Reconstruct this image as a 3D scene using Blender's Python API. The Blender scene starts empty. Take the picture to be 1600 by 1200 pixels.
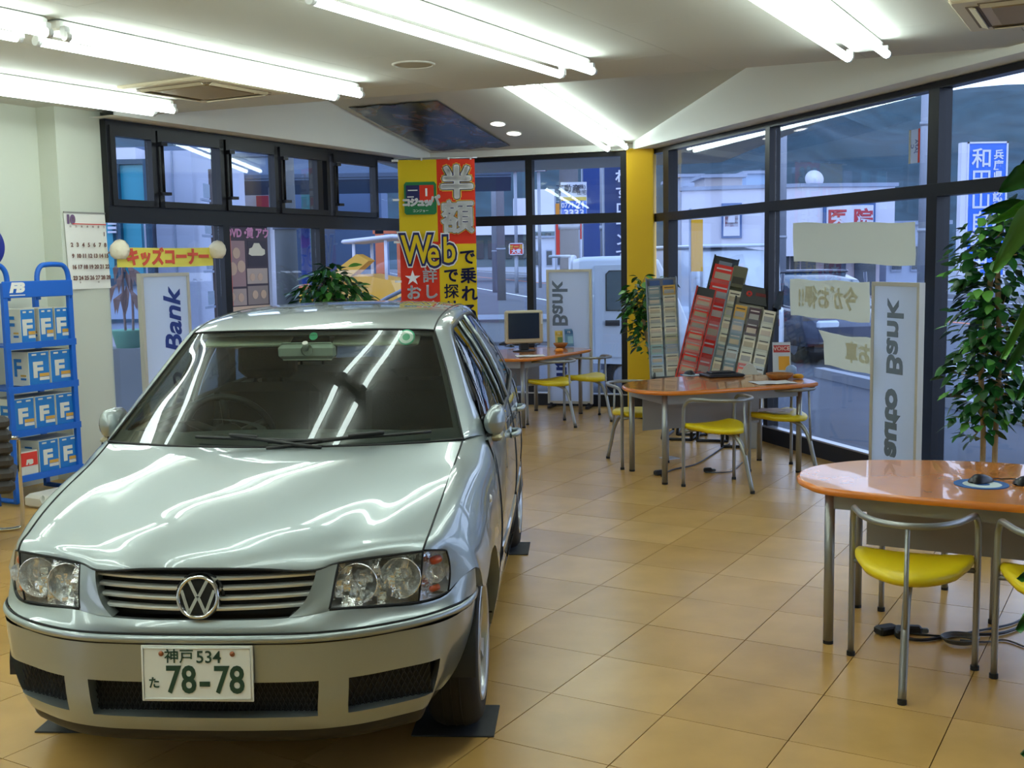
import bpy, bmesh, math, random
from mathutils import Vector, Matrix
random.seed(7)
PI = math.pi
SC = bpy.context.scene
COL = SC.collection
def R(d): return math.radians(d)

# ---------------------------------------------------------------- camera, world, exposure
EYE = 1.62
FPX, PITCH, ROLL = 1766.0, 0.1096, -0.017          # focal length in pixels of the 1600x1200 frame
def cam_axes():
    F = Vector((0, math.cos(PITCH), -math.sin(PITCH))); X = Vector((1, 0, 0)); U = X.cross(F)
    return X*math.cos(ROLL)+U*math.sin(ROLL), -X*math.sin(ROLL)+U*math.cos(ROLL), F
CX, CU, CF = cam_axes()
cd = bpy.data.cameras.new('camera'); cam = bpy.data.objects.new('camera', cd); COL.objects.link(cam)
cd.sensor_width = 36; cd.lens = 36*FPX/1600; cd.clip_start = .05; cd.clip_end = 3000
cam.matrix_world = Matrix(((CX.x, CU.x, -CF.x, 0), (CX.y, CU.y, -CF.y, 0), (CX.z, CU.z, -CF.z, EYE), (0, 0, 0, 1)))
SC.camera = cam
def ray(x, y): return CX*((x-800)/FPX) - CU*((y-600)/FPX) + CF
def atz(x, y, z=0.0):
    d = ray(x, y); t = (z-EYE)/d.z; return Vector((d.x*t, d.y*t, z))
def aty(x, y, Y):
    d = ray(x, y); t = Y/d.y; return Vector((d.x*t, Y, EYE+d.z*t))

SC.view_settings.view_transform = 'Standard'
SC.view_settings.look = 'None'
SC.view_settings.gamma = 1
SC.view_settings.exposure = 0.12
SC.view_settings.use_curve_mapping = False
SC.cycles.use_denoising = True
SC.cycles.max_bounces = 10
SC.cycles.transparent_max_bounces = 16
SC.cycles.sample_clamp_indirect = 6
TUBE_POWER = 13.0
SKY_POWER = 3.3

w = bpy.data.worlds.new('dusk_sky'); SC.world = w; w.use_nodes = True
nt = w.node_tree; nt.nodes.clear()
tc = nt.nodes.new('ShaderNodeTexCoord'); sp = nt.nodes.new('ShaderNodeSeparateXYZ')
rp = nt.nodes.new('ShaderNodeValToRGB'); bg = nt.nodes.new('ShaderNodeBackground'); ou = nt.nodes.new('ShaderNodeOutputWorld')
nz = nt.nodes.new('ShaderNodeTexNoise'); nz.inputs['Scale'].default_value = 3; mx = nt.nodes.new('ShaderNodeMixRGB'); mx.blend_type = 'MULTIPLY'; mx.inputs[0].default_value = .25
rp.color_ramp.elements[0].position = .0; rp.color_ramp.elements[0].color = (.72, .80, .95, 1)
rp.color_ramp.elements[1].position = .8; rp.color_ramp.elements[1].color = (.36, .48, .75, 1)
nt.links.new(tc.outputs['Generated'], sp.inputs[0]); nt.links.new(sp.outputs['Z'], rp.inputs[0])
nt.links.new(tc.outputs['Generated'], nz.inputs['Vector'])
nt.links.new(rp.outputs[0], mx.inputs[1]); nt.links.new(nz.outputs['Fac'], mx.inputs[2])
nt.links.new(mx.outputs[0], bg.inputs[0]); bg.inputs[1].default_value = SKY_POWER
nt.links.new(bg.outputs[0], ou.inputs[0])

# ---------------------------------------------------------------- materials
def lin(c):
    c = c/255.0
    return c/12.92 if c <= .04045 else ((c+.055)/1.055)**2.4
def rgb(r, g, b): return (lin(r), lin(g), lin(b), 1)
MATS = {}
def mat(name, col, rough=.5, metal=0.0, noise=0.0, nscale=8.0, bump=0.0, bscale=60.0, coat=0.0, emit=None, estr=0.0, spec=.5, trans=0.0):
    if name in MATS: return MATS[name]
    m = bpy.data.materials.new(name); m.use_nodes = True; n = m.node_tree; b = n.nodes['Principled BSDF']
    b.inputs['Base Color'].default_value = col; b.inputs['Roughness'].default_value = rough; b.inputs['Metallic'].default_value = metal
    b.inputs['Coat Weight'].default_value = coat; b.inputs['Coat Roughness'].default_value = .02; b.inputs['Specular IOR Level'].default_value = spec
    b.inputs['Transmission Weight'].default_value = trans
    if emit: b.inputs['Emission Color'].default_value = emit; b.inputs['Emission Strength'].default_value = estr
    if noise or bump:
        t = n.nodes.new('ShaderNodeTexCoord')
    if noise:
        z = n.nodes.new('ShaderNodeTexNoise'); z.inputs['Scale'].default_value = nscale; z.inputs['Detail'].default_value = 5
        r = n.nodes.new('ShaderNodeMapRange'); r.inputs['From Min'].default_value = .3; r.inputs['From Max'].default_value = .7
        r.inputs['To Min'].default_value = 1-noise; r.inputs['To Max'].default_value = 1+noise
        x = n.nodes.new('ShaderNodeVectorMath'); x.operation = 'SCALE'; x.inputs[0].default_value = col[:3]
        n.links.new(t.outputs['Object'], z.inputs['Vector']); n.links.new(z.outputs['Fac'], r.inputs['Value'])
        n.links.new(r.outputs[0], x.inputs['Scale']); n.links.new(x.outputs[0], b.inputs['Base Color'])
    if bump:
        z = n.nodes.new('ShaderNodeTexNoise'); z.inputs['Scale'].default_value = bscale; z.inputs['Detail'].default_value = 3
        u = n.nodes.new('ShaderNodeBump'); u.inputs['Strength'].default_value = bump; u.inputs['Distance'].default_value = .01
        n.links.new(t.outputs['Object'], z.inputs['Vector']); n.links.new(z.outputs['Fac'], u.inputs['Height']); n.links.new(u.outputs[0], b.inputs['Normal'])
    MATS[name] = m; return m
def glass(name, tint=(1, 1, 1, 1), rough=0.0, ior=1.5, extra=0.0):
    """thin pane: clear transmission with a Fresnel mirror reflection"""
    if name in MATS: return MATS[name]
    m = bpy.data.materials.new(name); m.use_nodes = True; n = m.node_tree; n.nodes.clear()
    o = n.nodes.new('ShaderNodeOutputMaterial'); t = n.nodes.new('ShaderNodeBsdfTransparent'); g = n.nodes.new('ShaderNodeBsdfGlossy')
    x = n.nodes.new('ShaderNodeMixShader'); f = n.nodes.new('ShaderNodeFresnel'); ge = n.nodes.new('ShaderNodeNewGeometry')
    fl = n.nodes.new('ShaderNodeMapRange'); fl.inputs['To Min'].default_value = ior; fl.inputs['To Max'].default_value = 1/ior   # same mirror strength from both sides
    n.links.new(ge.outputs['Backfacing'], fl.inputs['Value']); n.links.new(fl.outputs[0], f.inputs[0])
    a = n.nodes.new('ShaderNodeMath'); a.operation = 'ADD'; a.inputs[1].default_value = extra
    t.inputs[0].default_value = tint; g.inputs['Roughness'].default_value = rough
    n.links.new(f.outputs[0], a.inputs[0]); n.links.new(a.outputs[0], x.inputs[0]); n.links.new(t.outputs[0], x.inputs[1]); n.links.new(g.outputs[0], x.inputs[2]); n.links.new(x.outputs[0], o.inputs[0])
    MATS[name] = m; return m
WHITE = mat('white_paint', rgb(226, 222, 205), .6, bump=.05, bscale=180)

# ---------------------------------------------------------------- building blocks
class MB:
    """collects shapes and links them as ONE mesh object"""
    def __init__(s): s.v = []; s.f = []; s.mi = []; s.sm = []; s.uv = None
    def add(s, vs, fs, mi=0, smooth=False):
        o = len(s.v); s.v += [Vector(q) for q in vs]; s.f += [[i+o for i in f] for f in fs]; s.mi += [mi]*len(fs); s.sm += [smooth]*len(fs); return s
    def box(s, c, d, rz=0.0, mi=0, rot=None, bev=0.0):
        hx, hy, hz = d[0]/2, d[1]/2, d[2]/2
        M = rot if rot is not None else Matrix.Rotation(rz, 3, 'Z')
        c = Vector(c)
        if bev <= 0:
            vs = [c+M@Vector((x*hx, y*hy, z*hz)) for x in (-1, 1) for y in (-1, 1) for z in (-1, 1)]
            return s.add(vs, [(0, 1, 3, 2), (4, 6, 7, 5), (0, 4, 5, 1), (2, 3, 7, 6), (0, 2, 6, 4), (1, 5, 7, 3)], mi)
        b = bev; vs = []; fs = []
        prof = [(-hz, b), (-hz+b, 0), (hz-b, 0), (hz, b)]
        for z, i in prof:
            ax, ay = hx-i, hy-i; k = min(b, ax*.5, ay*.5)
            for px, py in ((ax, -ay+k), (ax, ay-k), (ax-k, ay), (-ax+k, ay), (-ax, ay-k), (-ax, -ay+k), (-ax+k, -ay), (ax-k, -ay)):
                vs.append(c+M@Vector((px, py, z)))
        for r in range(3):
            for i in range(8): fs.append((r*8+i, r*8+(i+1) % 8, r*8+8+(i+1) % 8, r*8+8+i))
        fs.append(tuple(range(7, -1, -1))); fs.append(tuple(range(24, 32)))
        return s.add(vs, fs, mi)
    def tube(s, pts, r, n=8, mi=0, closed=False, cap=True):
        pts = [Vector(q) for q in pts]; rr = r if isinstance(r, (list, tuple)) else [r]*len(pts); vs = []; fs = []
        T = []
        for i in range(len(pts)):
            a = pts[i-1] if i or closed else pts[0]; b = pts[(i+1) % len(pts)] if i < len(pts)-1 or closed else pts[-1]
            T.append((b-a).normalized())
        up = Vector((0, 0, 1)) if abs(T[0].z) < .9 else Vector((1, 0, 0)); N = (up-T[0]*up.dot(T[0])).normalized()
        for i, q in enumerate(pts):
            N = (N-T[i]*N.dot(T[i])); N = N.normalized() if N.length > 1e-6 else T[i].orthogonal().normalized(); B = T[i].cross(N)
            for k in range(n): vs.append(q+(N*math.cos(2*PI*k/n)+B*math.sin(2*PI*k/n))*rr[i])
        m = len(pts)
        for i in range(m if closed else m-1):
            for k in range(n): fs.append((i*n+k, i*n+(k+1) % n, ((i+1) % m)*n+(k+1) % n, ((i+1) % m)*n+k))
        s.add(vs, fs, mi, True)
        if cap and not closed:
            o = len(s.v)-m*n; s.f += [[o+k for k in range(n-1, -1, -1)], [o+(m-1)*n+k for k in range(n)]]; s.mi += [mi, mi]; s.sm += [False, False]
        return s
    def lathe(s, prof, c=(0, 0, 0), n=24, mi=0, rot=None, smooth=True):
        M = rot if rot is not None else Matrix.Identity(3); c = Vector(c); vs = []; fs = []
        for r, z in prof:
            for k in range(n): vs.append(c+M@Vector((r*math.cos(2*PI*k/n), r*math.sin(2*PI*k/n), z)))
        for i in range(len(prof)-1):
            for k in range(n): fs.append((i*n+k, i*n+(k+1) % n, (i+1)*n+(k+1) % n, (i+1)*n+k))
        s.add(vs, fs, mi, smooth)
        return s
    def cyl(s, c, r, h, n=20, mi=0, rot=None, r2=None):
        r2 = r if r2 is None else r2
        return s.lathe([(0, -h/2), (r, -h/2)], c, n, mi, rot, False).lathe([(r, -h/2), (r2, h/2)], c, n, mi, rot, True).lathe([(r2, h/2), (0, h/2)], c, n, mi, rot, False)
    def prism(s, poly, z0, z1, mi=0, M=None):
        """polygon (x,y) extruded from z0 to z1; M maps local to final"""
        M = M or Matrix.Identity(4); n = len(poly)
        vs = [M@Vector((x, y, z0)) for x, y in poly]+[M@Vector((x, y, z1)) for x, y in poly]
        fs = [tuple(range(n-1, -1, -1)), tuple(range(n, 2*n))]+[(i, (i+1) % n, n+(i+1) % n, n+i) for i in range(n)]
        return s.add(vs, fs, mi)
    def grid(s, P, mi=0, smooth=True, flip=False):
        r, c = len(P), len(P[0]); vs = [q for row in P for q in row]; fs = []
        for i in range(r-1):
            for j in range(c-1):
                f = (i*c+j, i*c+j+1, (i+1)*c+j+1, (i+1)*c+j); fs.append(f[::-1] if flip else f)
        return s.add(vs, fs, mi, smooth)
    def mesh(s, name, mats):
        me = bpy.data.meshes.new(name); me.from_pydata([tuple(q) for q in s.v], [], s.f)
        for m in (mats if isinstance(mats, (list, tuple)) else [mats]): me.materials.append(m)
        me.polygons.foreach_set('material_index', s.mi); me.polygons.foreach_set('use_smooth', s.sm); me.update(); return me
    def build(s, name, mats, parent=None, loc=(0, 0, 0), rz=0.0, rot=None):
        o = bpy.data.objects.new(name, s.mesh(name, mats)); COL.objects.link(o); o.location = loc
        o.rotation_euler = rot if rot is not None else (0, 0, rz)
        if parent: o.parent = parent
        return o
def tag(o, label=None, cat=None, group=None, kind=None):
    if label: o['label'] = label
    if cat: o['category'] = cat
    if group: o['group'] = group
    if kind: o['kind'] = kind
    return o
def thing(name, label, cat, loc=(0, 0, 0), rz=0.0, group=None, rot=None):
    o = bpy.data.objects.new(name, None); COL.objects.link(o); o.empty_display_size = .1
    o.location = loc; o.rotation_euler = rot if rot is not None else (0, 0, rz); return tag(o, label, cat, group)
def struct(mb, name, m, parent=None, **k):
    o = mb.build(name, m, parent, **k); o['kind'] = 'structure'; return o
def kids(o): return [c for c in COL.objects if c.parent == o]
def copy_tree(o, loc, rz, label, group=None):
    def rec(q, par):
        c = q.copy(); COL.objects.link(c); c.parent = par
        for ch in KID.get(q.name, []): rec(ch, c)
        return c
    KID = {}
    for c in COL.objects:
        if c.parent: KID.setdefault(c.parent.name, []).append(c)
    r = rec(o, None); r.location = loc; r.rotation_euler = (0, 0, rz); r['label'] = label
    if group: r['group'] = group
    return r
def basis(o, x, y, z):
    """4x4 from origin and three axes"""
    o, x, y, z = Vector(o), Vector(x), Vector(y), Vector(z)
    return Matrix(((x.x, y.x, z.x, o.x), (x.y, y.y, z.y, o.y), (x.z, y.z, z.z, o.z), (0, 0, 0, 1)))
def text(body, size, M, m, parent=None, name='lettering', depth=.002, fat=0.0, align='CENTER', sx=1.0, shear=0.0, line=1.0, gap=1.0, spread=0.0):
    """flat lettering: text in local XY of matrix M (given in the parent's frame), slightly raised along M's Z"""
    cu = bpy.data.curves.new('lettering', 'FONT'); cu.body = body; cu.size = size; cu.align_x = align; cu.align_y = 'CENTER'
    cu.extrude = depth; cu.offset = fat; cu.resolution_u = 3; cu.shear = shear; cu.space_line = line; cu.space_character = gap
    t = bpy.data.objects.new('lettering_tmp', cu); COL.objects.link(t)
    dg = bpy.context.evaluated_depsgraph_get()
    me = bpy.data.meshes.new_from_object(t.evaluated_get(dg)); bpy.data.objects.remove(t); bpy.data.curves.remove(cu)
    if spread:                                               # bolder strokes: the same outline repeated in a small ring
        bm = bmesh.new()
        for k in range(8):
            m2 = me.copy(); m2.transform(Matrix.Translation((spread*math.cos(k*PI/4), spread*math.sin(k*PI/4), 0))); bm.from_mesh(m2); bpy.data.meshes.remove(m2)
        bm.from_mesh(me); bm.to_mesh(me); bm.free()
    me.transform(M@Matrix.Diagonal((sx, 1, 1, 1))); me.materials.clear(); me.materials.append(m); me.name = 'lettering'
    o = bpy.data.objects.new(name, me); COL.objects.link(o)
    if parent: o.parent = parent
    return o
def catmull(pts, n, closed=False):
    pts = [Vector(q) for q in pts]; out = []; m = len(pts)
    for i in range(m if closed else m-1):
        if closed: a, b, c, d = pts[i-1], pts[i], pts[(i+1) % m], pts[(i+2) % m]
        else:
            b, c = pts[i], pts[i+1]; a = pts[i-1] if i else b*2-c; d = pts[i+2] if i+2 < m else c*2-b
        for k in range(n):
            t = k/n; out.append(.5*((2*b)+(c-a)*t+(2*a-5*b+4*c-d)*t*t+(3*b-a-3*c+d)*t**3))
    if not closed: out.append(pts[-1])
    return out
# ---------------------------------------------------------------- the room
def dirv(az): return Vector((math.sin(R(az)), math.cos(R(az)), 0))
A0 = Vector((-3.14, 8.87, 0)); DL = (Vector((-1.07, 13.05, 0))-A0).normalized(); NL = Vector((DL.y, -DL.x, 0))       # left window wall, NL points into the room
B0 = Vector((-1.07, 13.05, 0))
C0 = Vector((1.29, 12.27, 0)); DB = (C0-B0).normalized(); NB = Vector((DB.y, -DB.x, 0))
P0 = Vector((1.56, 12.15, 0)); DR = Vector((.287, -.958, 0)).normalized(); NR = Vector((DR.y, -DR.x, 0))
if NR.x > 0: NR = -NR
if NB.y > 0: NB = -NB
HEAD, SOFFIT, CEIL = 2.735, 2.752, 2.80
SG = .183; SX, SY = -SG*.3256, -SG*.9455; SK = 2.80+SG*(1.29*.3256+12.27*.9455)   # sloping ceiling: z = SK+SX*x+SY*y
def sceil(p): return SK+SX*p.x+SY*p.y
def on_slope(px, py, off=.004):
    d = ray(px, py); t = (SK-off-EYE)/(d.z-SX*d.x-SY*d.y); return Vector((d.x*t, d.y*t, EYE+d.z*t))
def wallpx(x, y, P, D):
    d = ray(x, y); n = Vector((D.y, -D.x)); t = (n.x*P.x+n.y*P.y)/(n.x*d.x+n.y*d.y); q = d*t; return (Vector((q.x, q.y, 0))-P).dot(D), EYE+q.z
M_wall = mat('cream_wallpaper', rgb(200, 203, 190), .75, bump=.12, bscale=220)
M_ceil = mat('ceiling_board', rgb(206, 206, 199), .8, bump=.1, bscale=260)
M_white = mat('white_plaster', rgb(246, 248, 244), .7, bump=.05, bscale=200)
M_frame = mat('black_aluminium', rgb(26, 27, 32), .38, .3)
M_alu = mat('bare_aluminium', rgb(190, 192, 196), .35, .9)
M_glass = glass('window_glass', (.88, .93, 1, 1))
M_base = mat('brown_baseboard', rgb(112, 60, 42), .5)
M_yellow = mat('yellow_pillar_paint', rgb(232, 184, 8), .45)

RB = P0+DR*10.2                                             # far end of the right window wall, beside the camera
ROOM = [B0-NL*.24, C0, P0, RB, RB+Vector((.6, -4.4, 0)), Vector((-7.6, -1.6, 0)), A0-DL*9.0-NL*.24]
room2 = [(p.x, p.y) for p in ROOM]
def clip(poly, a, b, keep_left=True):
    """keep the part of a convex polygon left of the line a->b"""
    out = []; s = 1 if keep_left else -1
    f = lambda p: s*((b[0]-a[0])*(p[1]-a[1])-(b[1]-a[1])*(p[0]-a[0]))
    for i in range(len(poly)):
        p, q = poly[i], poly[(i+1) % len(poly)]; fp, fq = f(p), f(q)
        if fp >= 0: out.append(p)
        if (fp >= 0) != (fq >= 0): t = fp/(fp-fq); out.append((p[0]+(q[0]-p[0])*t, p[1]+(q[1]-p[1])*t))
    return out
def clip_to(poly, region):
    for i in range(len(region)):                             # region runs clockwise here
        poly = clip(poly, region[i], region[(i+1) % len(region)], False)
        if len(poly) < 3: return []
    return poly
def inset_rect(o, ex, ey, i0, i1, j0, j1, g): return [tuple((o+ex*x+ey*y)[:2]) for x, y in ((i0+g, j0+g), (i1-g, j0+g), (i1-g, j1-g), (i0+g, j1-g))]

# floor: grout bed, tiles
M_tile = [mat('floor_tile_%s' % 'abc'[k], c, .27, noise=.10, nscale=3.2, bump=.03, bscale=40) for k, c in enumerate((rgb(190, 148, 82), rgb(185, 143, 78), rgb(195, 153, 88)))]
M_grout = mat('floor_grout', rgb(96, 70, 38), .8)
fb = MB(); fb.prism(room2[::-1], -.14, -.006); floor = struct(fb, 'floor', M_grout)
TO = Vector((-.3243, 3.3133, 0)); TX = Vector((math.cos(-.527), math.sin(-.527), 0)); TY = Vector((-TX.y, TX.x, 0)); TS = .45
cells = []
for a in range(-16, 18):
    for b in range(-14, 26):
        p = clip_to(inset_rect(TO, TX, TY, a*TS, a*TS+TS, b*TS, b*TS+TS, .0018), room2)
        if len(p) >= 3:
            c = TO+TX*(a+.5)*TS+TY*(b+.5)*TS; v = c-Vector((0, 0, EYE)); d = v.dot(CF)
            if d > .5: px, py = 800+FPX*v.dot(CX)/d, 600-FPX*v.dot(CU)/d
            seen = d > .5 and -120 < px < 1720 and py < 1330
            cells.append((not seen, c.length, p, a, b))
cells.sort(key=lambda q: (q[0], q[1]))
rest = MB(); rr = random.Random(3)
for i, (ns, dist, p, a, b) in enumerate(cells):
    t = MB() if i < 285 else rest
    n = len(p); z0, z1 = -.012, rr.uniform(-.0006, .0)
    t.add([(x, y, z0) for x, y in p]+[(x, y, z1) for x, y in p], [tuple(range(n, 2*n))]+[(k, (k+1) % n, n+(k+1) % n, n+k) for k in range(n)], rr.randrange(3))
    if i < 285: t.build('tile', M_tile, floor)
rest.build('tile_field', M_tile, floor)['kind'] = 'stuff'

# ceiling: flat boards up to the free edge, then a raised part that slopes down to the windows
F0, F1 = Vector((-3.75, 9.46, 0)), Vector((3.9, 6.34, 0))
FD = (F1-F0).normalized()
cp = [tuple(F0[:2]), tuple(F1[:2]), (4.9, 2.0), (5.1, -2.4), (-7.5, -2.0), (-8.2, .6)]
ce = MB(); ce.prism(cp[::-1], CEIL+.012, CEIL+.10); ceiling = struct(ce, 'ceiling', M_ceil)
for i in range(-12, 9):
    for j in range(-8, 9):
        o = i*.91; q = clip_to(inset_rect(TO+TX*.3, TX, TY, o, o+.91, j*1.82+(.91 if i % 2 else 0), j*1.82+1.82+(.91 if i % 2 else 0), .0012), cp)
        if len(q) >= 3 and max(p[1] for p in q) > 1.5:
            t = MB(); t.prism(q, CEIL, CEIL+.014); t.build('panel', M_ceil, ceiling)
def at_s(P, D, s, n, off, z): q = P+D*s+n*off; return Vector((q.x, q.y, z))
up = MB()
q = [F0-DL*0, F1, F1+Vector((.6, 1.2, 0)), P0+Vector((.8, .6, 0)), B0+Vector((.0, .9, 0)), F0+Vector((-.3, .9, 0))]
top = [Vector((p.x, p.y, sceil(p))) for p in q]; n = len(top)
up.add(top+[p+Vector((0, 0, .08)) for p in top], [tuple(range(n)), tuple(range(2*n-1, n-1, -1))]+[(k, n+k, n+(k+1) % n, (k+1) % n) for k in range(n)])
struct(up, 'ceiling_slope', M_ceil)
bk = MB()
for a, b in ((F0, F1),):
    off = Vector((0, -.04, 0))
    bk.add([(a.x, a.y, CEIL+.1), (b.x, b.y, CEIL+.1), (b.x, b.y, sceil(b)), (a.x, a.y, sceil(a)), (a.x, a.y-.05, CEIL+.1), (b.x, b.y-.05, CEIL+.1), (b.x, b.y-.05, sceil(b)), (a.x, a.y-.05, sceil(a))],
           [(0, 1, 2, 3), (7, 6, 5, 4), (0, 4, 5, 1), (3, 2, 6, 7), (0, 3, 7, 4), (1, 5, 6, 2)])
struct(bk, 'ceiling_riser', M_ceil)
# white walls above the windows, standing a little into the room
def band(name, P, D, N, s0, s1, off=.25):
    b = MB(); k = 12; lo = []; hi = []
    for i in range(k+1):
        s = s0+(s1-s0)*i/k; u = P+D*s+N*off; beyond = (u-F0).cross(FD).z < 0
        lo.append(Vector((u.x, u.y, SOFFIT))); hi.append(Vector((u.x, u.y, sceil(u)+.02 if beyond else CEIL+.3)))
    back = -N*(off+.12)
    b.grid([lo, hi], smooth=False); b.grid([[p+back for p in hi], [p+back for p in lo]], smooth=False)
    b.grid([lo, [p+back for p in lo]], smooth=False); b.grid([hi, [p+back for p in hi]], smooth=False)
    struct(b, name, M_white)
band('wall_left_header', A0, DL, NL, -.1, (B0-A0).length-.05)
band('wall_back_header', B0, DB, NB, .06, (C0-B0).length+.35, .10)
band('wall_right_header', P0, DR, NR, -.02, 10.2)

# solid walls
def slab(name, a, b, z0, z1, th, m, out):
    d = (b-a).normalized(); w = MB(); c = (a+b)/2+out*th/2
    w.box((c.x, c.y, (z0+z1)/2), ((b-a).length, th, z1-z0), math.atan2(d.y, d.x)); return struct(w, name, m)
slab('wall_left_pillar', A0-DL*.43, A0+DL*.01, 0, CEIL+.02, .2, M_wall, -NL)
q0 = A0-DL*.43-NL*.19
slab('wall_left', q0-DL*8.6, q0+DL*.02, 0, CEIL+.02, .12, M_wall, -NL)
slab('baseboard_left', A0-DL*.43+NL*.012, A0+NL*.012, 0, .095, .012, M_base, -NL)
slab('wall_rear', ROOM[4]+Vector((.3, 0, 0)), ROOM[5]+Vector((-.8, 0, 0)), 0, CEIL+.1, .12, M_wall, Vector((0, -1, 0)))
slab('wall_right_end', RB, ROOM[4], 0, CEIL+.1, .12, M_wall, Vector((1, .1, 0)).normalized())
pl = MB(); pl.box((1.415, 12.20, SOFFIT/2+.005), (.29, .29, SOFFIT+.01), R(-12), bev=.012)
struct(pl, 'pillar', M_yellow)

# ---------------------------------------------------------------- windows
TZ = 2.035                                                   # height of the transom
def wbox(mb, P, D, N, s0, s1, z0, z1, d0, d1, mi=0):
    """box between s0..s1 along the wall, z0..z1, and d0..d1 into the room"""
    c = P+D*((s0+s1)/2)+N*((d0+d1)/2); mb.box((c.x, c.y, (z0+z1)/2), (s1-s0, d1-d0, z1-z0), math.atan2(D.y, D.x), mi)
def window(name, P, D, N, s0, s1, mull, zt, thick, base=.13):
    f = MB(); wbox(f, P, D, N, s0, s1, HEAD-.035, HEAD+.012, -.05, .05); wbox(f, P, D, N, s0, s1, -.1, base, -.05, .07)
    win = struct(f, name, M_frame)
    t = MB(); wbox(t, P, D, N, s0, s1, base, base+.012, .0, .075); t.build('sill', M_alu, win)
    t = MB(); wbox(t, P, D, N, s0, s1, zt-thick/2, zt+thick/2, -.05, .05); t.build('transom', M_frame, win)
    for s, w_ in mull:
        for z0, z1 in ((base, zt-thick/2), (zt+thick/2, HEAD-.035)):
            t = MB(); wbox(t, P, D, N, s-w_/2, s+w_/2, z0, z1, -.05, .055); t.build('mullion', M_frame, win)
    return win
def pane(win, P, D, N, s0, s1, z0, z1, d=0.0):
    t = MB(); wbox(t, P, D, N, s0, s1, z0, z1, d-.003, d+.003); return t.build('pane', M_glass, win)
# left: two storeys of panes, the upper ones hinged sashes with latches
sL = lambda px: wallpx(px, 330, A0, DL)[0]
LW = (B0-A0).length
mL = [(sL(345), .085), (sL(495), .085)]
w1 = window('window_1', A0, DL, NL, 0, LW, mL+[(LW-.04, .1)], TZ-.01, .13)
edges = [0, sL(345), sL(495), LW-.08]
for i in range(3): pane(w1, A0, DL, NL, edges[i]+(.043 if i else 0), edges[i+1]-.043, .14, TZ-.07)
M_sash = mat('dark_sash', rgb(34, 34, 38), .4, .3)
sash = [(157, 238), (241, 343), (347, 427), (431, 508), (514, 583)]
t = MB(); wbox(t, A0, DL, NL, 0, .06, TZ+.05, HEAD, -.05, .06); t.build('mullion', M_frame, w1)
for a, b in sash:
    s0, s1 = max(.03, sL(a)), sL(b); z0, z1 = TZ+.055, HEAD-.03; e = .05
    t = MB()
    wbox(t, A0, DL, NL, s0, s0+e, z0, z1, .0, .075); wbox(t, A0, DL, NL, s1-e, s1, z0, z1, .0, .075)
    wbox(t, A0, DL, NL, s0, s1, z0, z0+e, .0, .075); wbox(t, A0, DL, NL, s0, s1, z1-e-.03, z1, .0, .075)
    so = t.build('sash', M_sash, w1)
    t = MB(); wbox(t, A0, DL, NL, s0+e, s1-e, z0+e, z1-e-.03, .02, .026); t.build('pane', M_glass, so)
    if a > 200:
        t = MB(); c = A0+DL*(s0+.02)+NL*.10; zc = (z0+z1)/2
        t.tube([(c.x, c.y, zc+.21), (c.x, c.y, zc-.19)], .012, 8); t.box((c.x, c.y, zc+.2), (.06, .06, .03), 1.0); t.box((c.x+.02, c.y-.02, zc-.2), (.07, .06, .025), 1.0)
        t.build('latch', M_frame, so)
pane(w1, A0, DL, NL, sL(584)+.02, LW-.08, TZ+.06, HEAD-.03)
# back
BW = (C0-B0).length
sB = lambda px: wallpx(px, 340, B0, DB)[0]
w2 = window('window_2', B0, DB, NB, 0, BW, [(sB(829), .075), (.05, .1), (BW-.04, .08)], TZ+.015, .105)
for a, b in ((.1, sB(829)-.037), (sB(829)+.037, BW-.08)):
    pane(w2, B0, DB, NB, a, b, .14, TZ-.037); pane(w2, B0, DB, NB, a, b, TZ+.067, HEAD-.03)
# right
sR = lambda px: wallpx(px, 330, P0, DR)[0]
mR = [(sR(1048), .13), (sR(1207), .075), (sR(1466), .11)]; step = mR[2][0]-mR[1][0]
mR += [(mR[2][0]+step*k, .1) for k in range(1, 5) if mR[2][0]+step*k < 10]
w3 = window('window_3', P0, DR, NR, 0, 10.2, mR, TZ, .085)
ed = [0.0]+[m[0] for m in mR]+[10.2]
for i in range(len(ed)-1):
    a, b = ed[i]+(.05 if i else .02), ed[i+1]-.05
    if b > a+.05: pane(w3, P0, DR, NR, a, b, .14, TZ-.04); pane(w3, P0, DR, NR, a, b, TZ+.04, HEAD-.03)

# ---------------------------------------------------------------- ceiling fittings
M_tube = mat('fluorescent_tube', (1, 1, 1, 1), .4, emit=(.84, 1.0, .95, 1), estr=TUBE_POWER)
M_batten = mat('lamp_batten', rgb(240, 240, 234), .4)
M_cap = mat('lamp_end_cap', rgb(216, 216, 214), .35, .3)
LD = dirv(29.0); LN = Vector((LD.y, -LD.x, 0))
def lamp(end, label, length=2.36, up_=Vector((0, 0, 1)), d=None):
    d = (d or LD).normalized(); side = d.cross(up_).normalized(); upv = side.cross(d).normalized()
    r = thing('fluorescent_light', label, 'lamp', end, group='twin tube ceiling lamps'); rt = Matrix((side, d, upv)).transposed()
    r.rotation_euler = rt.to_euler()
    t = MB(); t.box((0, -length/2, .055), (.16, length+.04, .05), bev=.01); t.build('batten', M_batten, r)
    for x in (-.105, .105):
        t = MB(); t.tube([(x, -.02, 0), (x, -length+.02, 0)], .022, 12); t.build('tube', M_tube, r)
        for y in (-.008, -length+.008):
            t = MB(); t.tube([(x, y-.014, 0), (x, y+.014, 0)], .0235, 10); t.box((x*.9, y, .022), (.035, .03, .05)); t.build('socket', M_cap, r)
    return r
ZL = CEIL-.085
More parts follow.
